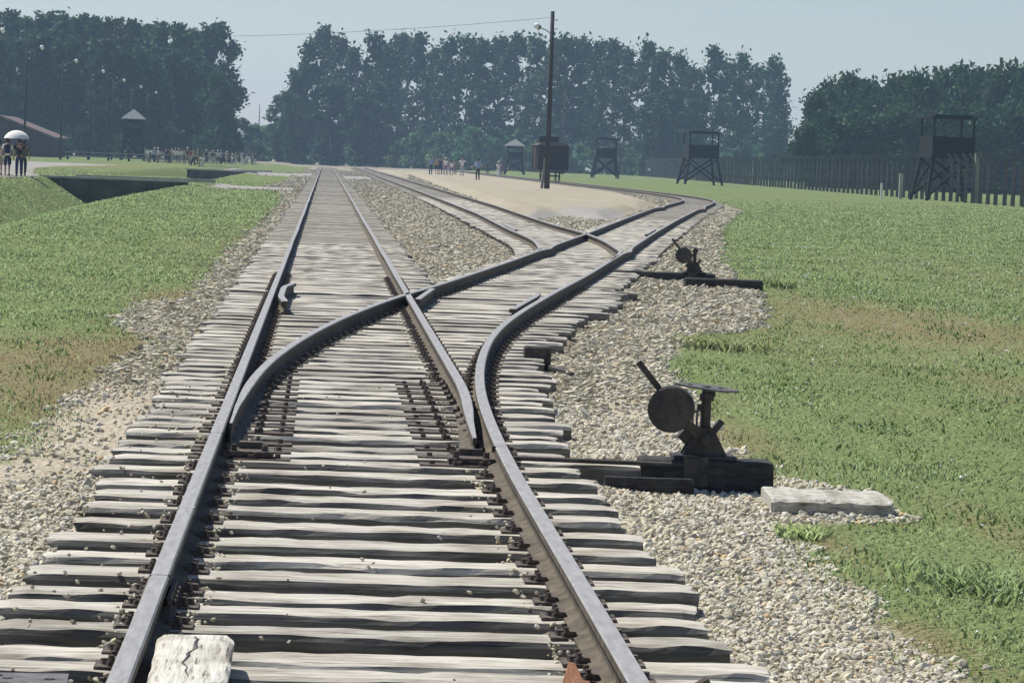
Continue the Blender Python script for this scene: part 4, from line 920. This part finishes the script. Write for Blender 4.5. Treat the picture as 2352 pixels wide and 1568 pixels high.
def pose_meshes(pose, shorts, skirt):
    key = (pose, shorts, skirt)
    if key in PC: return PC[key]
    st = .20 if pose == 'walk' else .03
    hipL, hipR = (-.09, 0, .90), (.09, 0, .90)
    kneeL, kneeR = (-.10, st*.8+.02, .50), (.10, -st*.4+.02, .50)
    ankL, ankR = (-.10, st*1.1-.02, .09), (.11, -st*1.3, .10+(.05 if pose == 'walk' else 0))
    shL, shR = (-.175, 0, 1.42), (.175, 0, 1.42)
    if pose == 'walk': elL, elR, wrL, wrR = (-.23, -.08, 1.15), (.23, .08, 1.15), (-.24, -.02, .93), (.24, .24, .98)
    elif pose == 'hold': elL, elR, wrL, wrR = (-.23, -.03, 1.14), (.24, .12, 1.20), (-.25, .03, .90), (.16, .26, 1.38)
    elif pose == 'hips': elL, elR, wrL, wrR = (-.34, -.04, 1.20), (.34, -.04, 1.20), (-.17, .10, 1.05), (.17, .10, 1.05)
    elif pose == 'wide': elL, elR, wrL, wrR = (-.40, .02, 1.32), (.34, .05, 1.22), (-.52, .12, 1.18), (.30, .20, 1.05)
    else: elL, elR, wrL, wrR = (-.22, -.02, 1.14), (.22, -.02, 1.14), (-.23, .04, .90), (.23, .04, .90)
    def hand(w, e, side, mb):
        w, e = Vector(w), Vector(e); d = (w-e).normalized(); sd = d.cross(Vector((0, 1, 0))).normalized() if abs(d.y) < .9 else Vector((1, 0, 0))
        pl = w+d*.085; up = d.cross(sd)
        for q, (o_, l) in enumerate(((-.026, .070), (-.009, .078), (.009, .072), (.026, .058))):
            a = w+d*.075+sd*o_; mb.tube([a, a+d*l*.5, a+d*l*.9+up*l*.35], [.009, .008, .006], 5)
        a = w+d*.03+sd*side*.025; mb.tube([a, a+d*.03+sd*side*.03, a+d*.06+sd*side*.035], [.011, .010, .007], 5); return w+d*.08
    mb = MB(); hL = hand(wrL, elL, 1, mb); hR = hand(wrR, elR, -1, mb)
    v = [(0, 0, .95), (0, 0, 1.12), (0, 0, 1.32), (0, .0, 1.47), (0, .012, 1.55), shL, elL, wrL, tuple(hL), shR, elR, wrR, tuple(hR), hipL, kneeL, ankL, (ankL[0], ankL[1]+.15, .045), hipR, kneeR, ankR, (ankR[0], ankR[1]+.14, .055)]
    e = [(0, 1), (1, 2), (2, 3), (3, 4), (2, 5), (5, 6), (6, 7), (7, 8), (2, 9), (9, 10), (10, 11), (11, 12), (0, 13), (13, 14), (14, 15), (15, 16), (0, 17), (17, 18), (18, 19), (19, 20)]
    r_ = [(.13, .10), (.115, .085), (.135, .10), .05, .05, .05, .04, .028, (.038, .02), .05, .04, .028, (.038, .02), .085, .055, .036, .038, .085, .055, .036, .038]
    body = skin(v, e, r_)
    mb.ball((0, .015, 1.635), (.075, .094, .115), 12); mb.ball((0, .108, 1.625), (.012, .018, .022), 6); mb.ball((0, .098, 1.58), (.025, .01, .008), 6)
    for q in (-1, 1): mb.ball((q*.077, .01, 1.63), (.01, .02, .03), 6); mb.ball((q*.030, .097, 1.648), (.012, .008, .008), 6)
    join_mb(body, mb)
    def mid(a, b_, t): return tuple(a[i]*(1-t)+b_[i]*t for i in range(3))
    top = skin([(0, 0, .86), (0, 0, 1.12), (0, 0, 1.32), (0, 0, 1.45), shL, mid(shL, elL, .85), shR, mid(shR, elR, .85)], [(0, 1), (1, 2), (2, 3), (2, 4), (4, 5), (2, 6), (6, 7)], [(.165, .13), (.145, .11), (.155, .12), .06, .066, .062, .066, .062])
    if skirt:
        mb = MB(); n = 14; P = []
        for z, a, b_ in ((1.02, .15, .12), (.80, .20, .17), (.50, .25, .22)): P += [(a*math.cos(6.283*k/n), b_*math.sin(6.283*k/n), z) for k in range(n)]
        mb.add(P, [(i*n+k, i*n+(k+1) % n, (i+1)*n+(k+1) % n, (i+1)*n+k) for i in range(2) for k in range(n)]+[tuple(range(n))]); bot = mb.mesh('skirt')
    else:
        eL, eR = (mid(hipL, kneeL, 1.0), mid(hipR, kneeR, 1.0)) if shorts else (ankL, ankR)
        kL, kR = (mid(hipL, kneeL, .5), mid(hipR, kneeR, .5)) if shorts else (kneeL, kneeR)
        kr, er = (.095, .085) if shorts else (.075, .062)
        bot = skin([(0, 0, 1.03), (0, 0, .90), hipL, kL, eL, hipR, kR, eR], [(0, 1), (1, 2), (2, 3), (3, 4), (1, 5), (5, 6), (6, 7)], [(.145, .115), (.14, .115), .10, kr, er, .10, kr, er])
    mb = MB()
    for a in (ankL, ankR): mb.tube([(a[0], a[1]-.06, a[2]-.045), (a[0], a[1]+.05, a[2]-.04), (a[0], a[1]+.16, a[2]-.05), (a[0], a[1]+.20, a[2]-.055)], [.045, .052, .045, .02], 8)
    shoe = mb.mesh('shoe')
    mb = MB(); mb.ball((0, -.005, 1.672), (.086, .102, .095), 12); mb.ball((0, -.035, 1.61), (.075, .07, .08), 10); hair = mb.mesh('hair')
    mb = MB(); mb.tube([(0, .01, 1.68), (0, .01, 1.69)], [.15, .15], 14); mb.ball((0, .0, 1.70), (.095, .11, .075), 12); hat = mb.mesh('hat')
    for q in (top, bot, shoe, hair, hat): q.polygons.foreach_set('use_smooth', [True]*len(q.polygons))
    for q in (body, top, bot, shoe, hair, hat): q.materials.append(MT['skin'])
    PC[key] = (body, top, bot, shoe, hair, hat); return PC[key]
def person(px, py, hpx, topc, botc, label, pose='stand', face=180, shorts=False, skirt=False, hat=None, group='visitors', z=None, hairc=(.04, .028, .02), Zf=None, name='person'):
    zz = .33
    for _ in range(3): x, y = un(px, py, zz); zz = float(gz(x, y)); zz = max(zz, .0)
    y = min(y, 760)
    if Zf: y = Zf
    x = kx(px)*y; zz = max(0.0, float(gz(x, y)))
    H = min(1.95, max(1.45, hpx*y/7500)); t = empty(name, (x, y, zz), R(face), label=label, cat='person', group=group); t.scale = (H/1.75,)*3
    ms = pose_meshes(pose, shorts, skirt)
    for nm, me, c in (('body', ms[0], None), ('top', ms[1], topc), ('skirt' if skirt else ('shorts' if shorts else 'trousers'), ms[2], botc), ('shoes', ms[3], (.08, .075, .07)), ('hat' if hat else 'hair', ms[5] if hat else ms[4], hat or hairc)):
        o = bpy.data.objects.new(nm, me); COL.objects.link(o); o.parent = t
        if c: o.material_slots[0].link = 'OBJECT'; o.material_slots[0].material = cmat(tuple(c))
    return t
WH, NV, BK, GY, TN, RD, LB, PU, KH, OL = (.85, .85, .83), (.02, .035, .09), (.022, .022, .025), (.46, .46, .46), (.40, .32, .23), (.35, .05, .04), (.22, .38, .62), (.25, .17, .28), (.30, .27, .20), (.10, .11, .07)
UG = 'people under the white umbrella'
pA = person(18, 401, 90, WH, NV, 'person in white shirt and navy shorts with dark backpack beside the umbrella, seen from behind', 'walk', 0, shorts=True, group=UG, Zf=146)
mb = MB(); mb.box((0, -.17, 1.24), (.26, .14, .40)); mb.box((0, -.25, 1.17), (.18, .05, .18)); bp = mb.build('backpack', 'iron', None, bevel=.02, label='dark navy backpack on the back of the person in white', cat='backpack')
bp.location = pA.location; bp.scale = pA.scale; bp.data.materials[0] = cmat((.02, .03, .07))
pB = person(45, 401.5, 90, BK, NV, 'person in dark top and long navy trousers holding the white umbrella', 'hold', 0, group=UG, Zf=145.5)
person(55, 401, 84, OL, BK, 'person in dark clothes walking close on the right under the umbrella', 'walk', 0, group=UG, Zf=147.5)
person(0, 400, 82, GY, KH, 'person in grey cut by the left picture edge beside the umbrella group', 'walk', 0, shorts=True, group=UG, Zf=148)
hx = pB.location.x+.17*pB.scale.x; hy = pB.location.y+.30; hz_ = pB.location.z+1.40
mb = MB(); P = []; n = 16
ux, uy, uz = pB.location.x-.16, pB.location.y+.28, pB.location.z+1.72
for a in (0, .35, .7, 1.05, 1.3):
    P += [(ux+.56*math.sin(a)/math.sin(1.3)*math.cos(6.283*k/n), uy+.56*math.sin(a)/math.sin(1.3)*math.sin(6.283*k/n), uz+.36*(math.cos(a)-math.cos(1.3))/(1-math.cos(1.3))-(.02 if k % 2 and a > 1.2 else 0)) for k in range(n)]
mb.add(P, [(i*n+k, (i+1)*n+k, (i+1)*n+(k+1) % n, i*n+(k+1) % n) for i in range(4) for k in range(n)])
t = empty('umbrella', (0, 0, 0), label='open white umbrella held up by a person at the left edge', cat='umbrella')
mb.build('canopy', 'umbrella', t, smooth=True); mb = MB(); mb.tube([(hx, hy, hz_-.10), (ux, uy, uz+.38)], .009, 6); mb.build('shaft', 'iron', t)
CL = 'crowd of visitors on the left path'
crowd = [(334, 371, 34, LB, KH, 1, 0), (341, 372, 30, WH, OL, 0, 0), (350, 372, 32, WH, NV, 1, 0), (357, 373, 30, TN, BK, 0, 0), (363, 374, 34, WH, KH, 1, WH), (371, 373, 28, GY, GY, 0, 0), (382, 375, 33, NV, NV, 0, 0), (389, 375, 35, NV, BK, 0, 0), (396, 374, 36, GY, KH, 0, 0), (404, 375, 34, WH, BK, 1, 0), (411, 376, 35, WH, PU, 0, WH), (418, 374, 34, LB, GY, 0, 0), (425, 376, 36, TN, OL, 1, 0), (431, 377, 38, BK, KH, 1, WH), (438, 377, 36, RD, GY, 0, 0), (445, 381, 38, KH, BK, 0, 0), (451, 379, 36, OL, BK, 0, 0), (459, 383, 38, TN, KH, 1, 0), (466, 384, 38, WH, GY, 0, 0), (474, 377, 33, NV, NV, 0, WH), (481, 377, 32, GY, KH, 1, 0), (488, 377, 31, NV, GY, 0, WH), (494, 377, 31, PU, GY, 0, 0), (500, 377, 31, WH, OL, 1, WH), (507, 377, 30, GY, NV, 0, 0), (513, 377, 30, NV, BK, 0, 0), (521, 377, 29, TN, GY, 1, WH), (527, 377, 29, BK, NV, 0, 0), (534, 378, 29, WH, LB, 0, WH), (541, 378, 28, KH, BK, 1, 0), (548, 378, 28, BK, BK, 0, 0), (554, 378, 28, GY, TN, 0, 0), (561, 379, 28, NV, GY, 0, 0), (567, 379, 28, LB, KH, 1, 0), (573, 379, 28, NV, WH, 0, 0), (580, 379, 28, GY, NV, 0, 0), (587, 380, 29, NV, GY, 0, 0)]
CN = {LB: 'light blue', WH: 'white', TN: 'tan', GY: 'grey', NV: 'navy', BK: 'black', RD: 'red', PU: 'purple', KH: 'khaki', OL: 'olive'}
for k, (px, py, h, a, b_, sh, ht) in enumerate(crowd):
    person(px, py, h, a, b_, f'visitor in {CN[a]} top in the left crowd, {ordn(k)} from the left', random.choice(('walk', 'stand', 'walk', 'hips')), random.choice((0, 20, 180, 200, 90, -90)), bool(sh), hat=ht or None, group=CL)
for k in range(20):
    a, b_ = [(WH, GY), (LB, NV), (WH, BK), (GY, KH), (TN, GY), (WH, WH)][k % 6]
    person(341+k*12.7+random.uniform(-3, 3), 373+k*.22, 34-k*.32, a, b_, f'back-row visitor in {CN[a]} top in the left crowd, {ordn(k)} from left', random.choice(('walk', 'stand')), random.choice((0, 180, 90)), bool(k % 3 == 0), hat=WH if k % 4 == 1 else None, group=CL)
FV = 'distant visitors'
for k, (px, py, h, a, b_) in enumerate([(283, 366, 26, WH, BK), (289, 367, 24, GY, GY), (641, 366, 15, WH, WH), (650, 366, 14, GY, GY), (659, 366, 13, WH, GY), (664, 366, 13, WH, BK), (670, 366, 14, WH, GY), (696, 372, 18, LB, WH), (731, 373, 19, GY, BK), (748, 373, 17, WH, GY), (755, 377, 20, BK, BK), (776, 376, 20, WH, BK), (887, 384, 17, WH, TN), (919, 385, 23, WH, BK), (927, 385, 22, LB, BK), (943, 387, 22, LB, NV), (947, 387, 18, BK, KH), (973, 387, 20, WH, BK), (979, 387, 19, GY, BK)]):
    person(px, py, h, a, b_, f'far visitor near the horizon in {CN[a]} top, {ordn(k)} from the left', random.choice(('walk', 'stand')), random.choice((0, 180, 90)), group=FV)
RG = 'visitors standing on the sandy ramp'
for px, py, h, a, b_, kw, lb in [(990, 401, 43, LB, NV, {}, 'visitor in pale blue top and jeans at the left of the ramp group'), (1004, 400, 40, TN, BK, dict(shorts=True), 'visitor in tan top and black shorts in the ramp group'), (1012, 401, 42, NV, NV, dict(skirt=True), 'visitor in navy dress in the middle of the ramp group'), (1018, 400, 42, KH, GY, dict(hat=TN), 'visitor with tan hat in the ramp group'), (1024, 402, 40, WH, PU, dict(hat=WH, shorts=True), 'visitor with white hat and white top in the ramp group'), (1031, 401, 33, PU, GY, {}, 'short visitor in purple top in the ramp group'), (1038, 403, 34, WH, PU, dict(shorts=True), 'short visitor in white top in the ramp group'), (1046, 401, 34, PU, PU, {}, 'visitor in purple clothes right in the ramp group'), (1062, 404, 47, WH, GY, dict(pose='wide'), 'visitor in white shirt with arms spread beside the ramp group'), (1098.5, 413.5, 50, LB, BK, dict(pose='hips'), 'person in light blue shirt and black trousers standing alone on the ramp'), (1120, 402, 40, BK, BK, {}, 'visitor in black standing behind the person in light blue'), (1145, 406, 37, WH, WH, dict(hat=WH), 'visitor in white clothes and white hat left of the small pointed tower'), (1152, 405, 35, PU, PU, {}, 'visitor in purple beside the one in white clothes')]:
    person(px, py, h, a, b_, lb, face=random.choice((170, 190, 20)), group=RG, **{**dict(pose='stand'), **kw})

# ------------------------------------------------------------------ haze
mb = MB(); mb.box((0, 1330, 28), (1900, 2720, 64))
MT['haze'] = bpy.data.materials.new('haze'); MT['haze'].use_nodes = True; nt = MT['haze'].node_tree; nt.nodes.clear()
pv = nt.nodes.new('ShaderNodeVolumePrincipled'); o_ = nt.nodes.new('ShaderNodeOutputMaterial'); nt.links.new(pv.outputs[0], o_.inputs['Volume'])
pv.inputs['Density'].default_value = .00028; pv.inputs['Color'].default_value = (.50, .71, 1, 1); pv.inputs['Anisotropy'].default_value = .2
mb.build('haze', 'haze', None, kind='stuff', label='thin pale haze over the whole site', cat='haze')
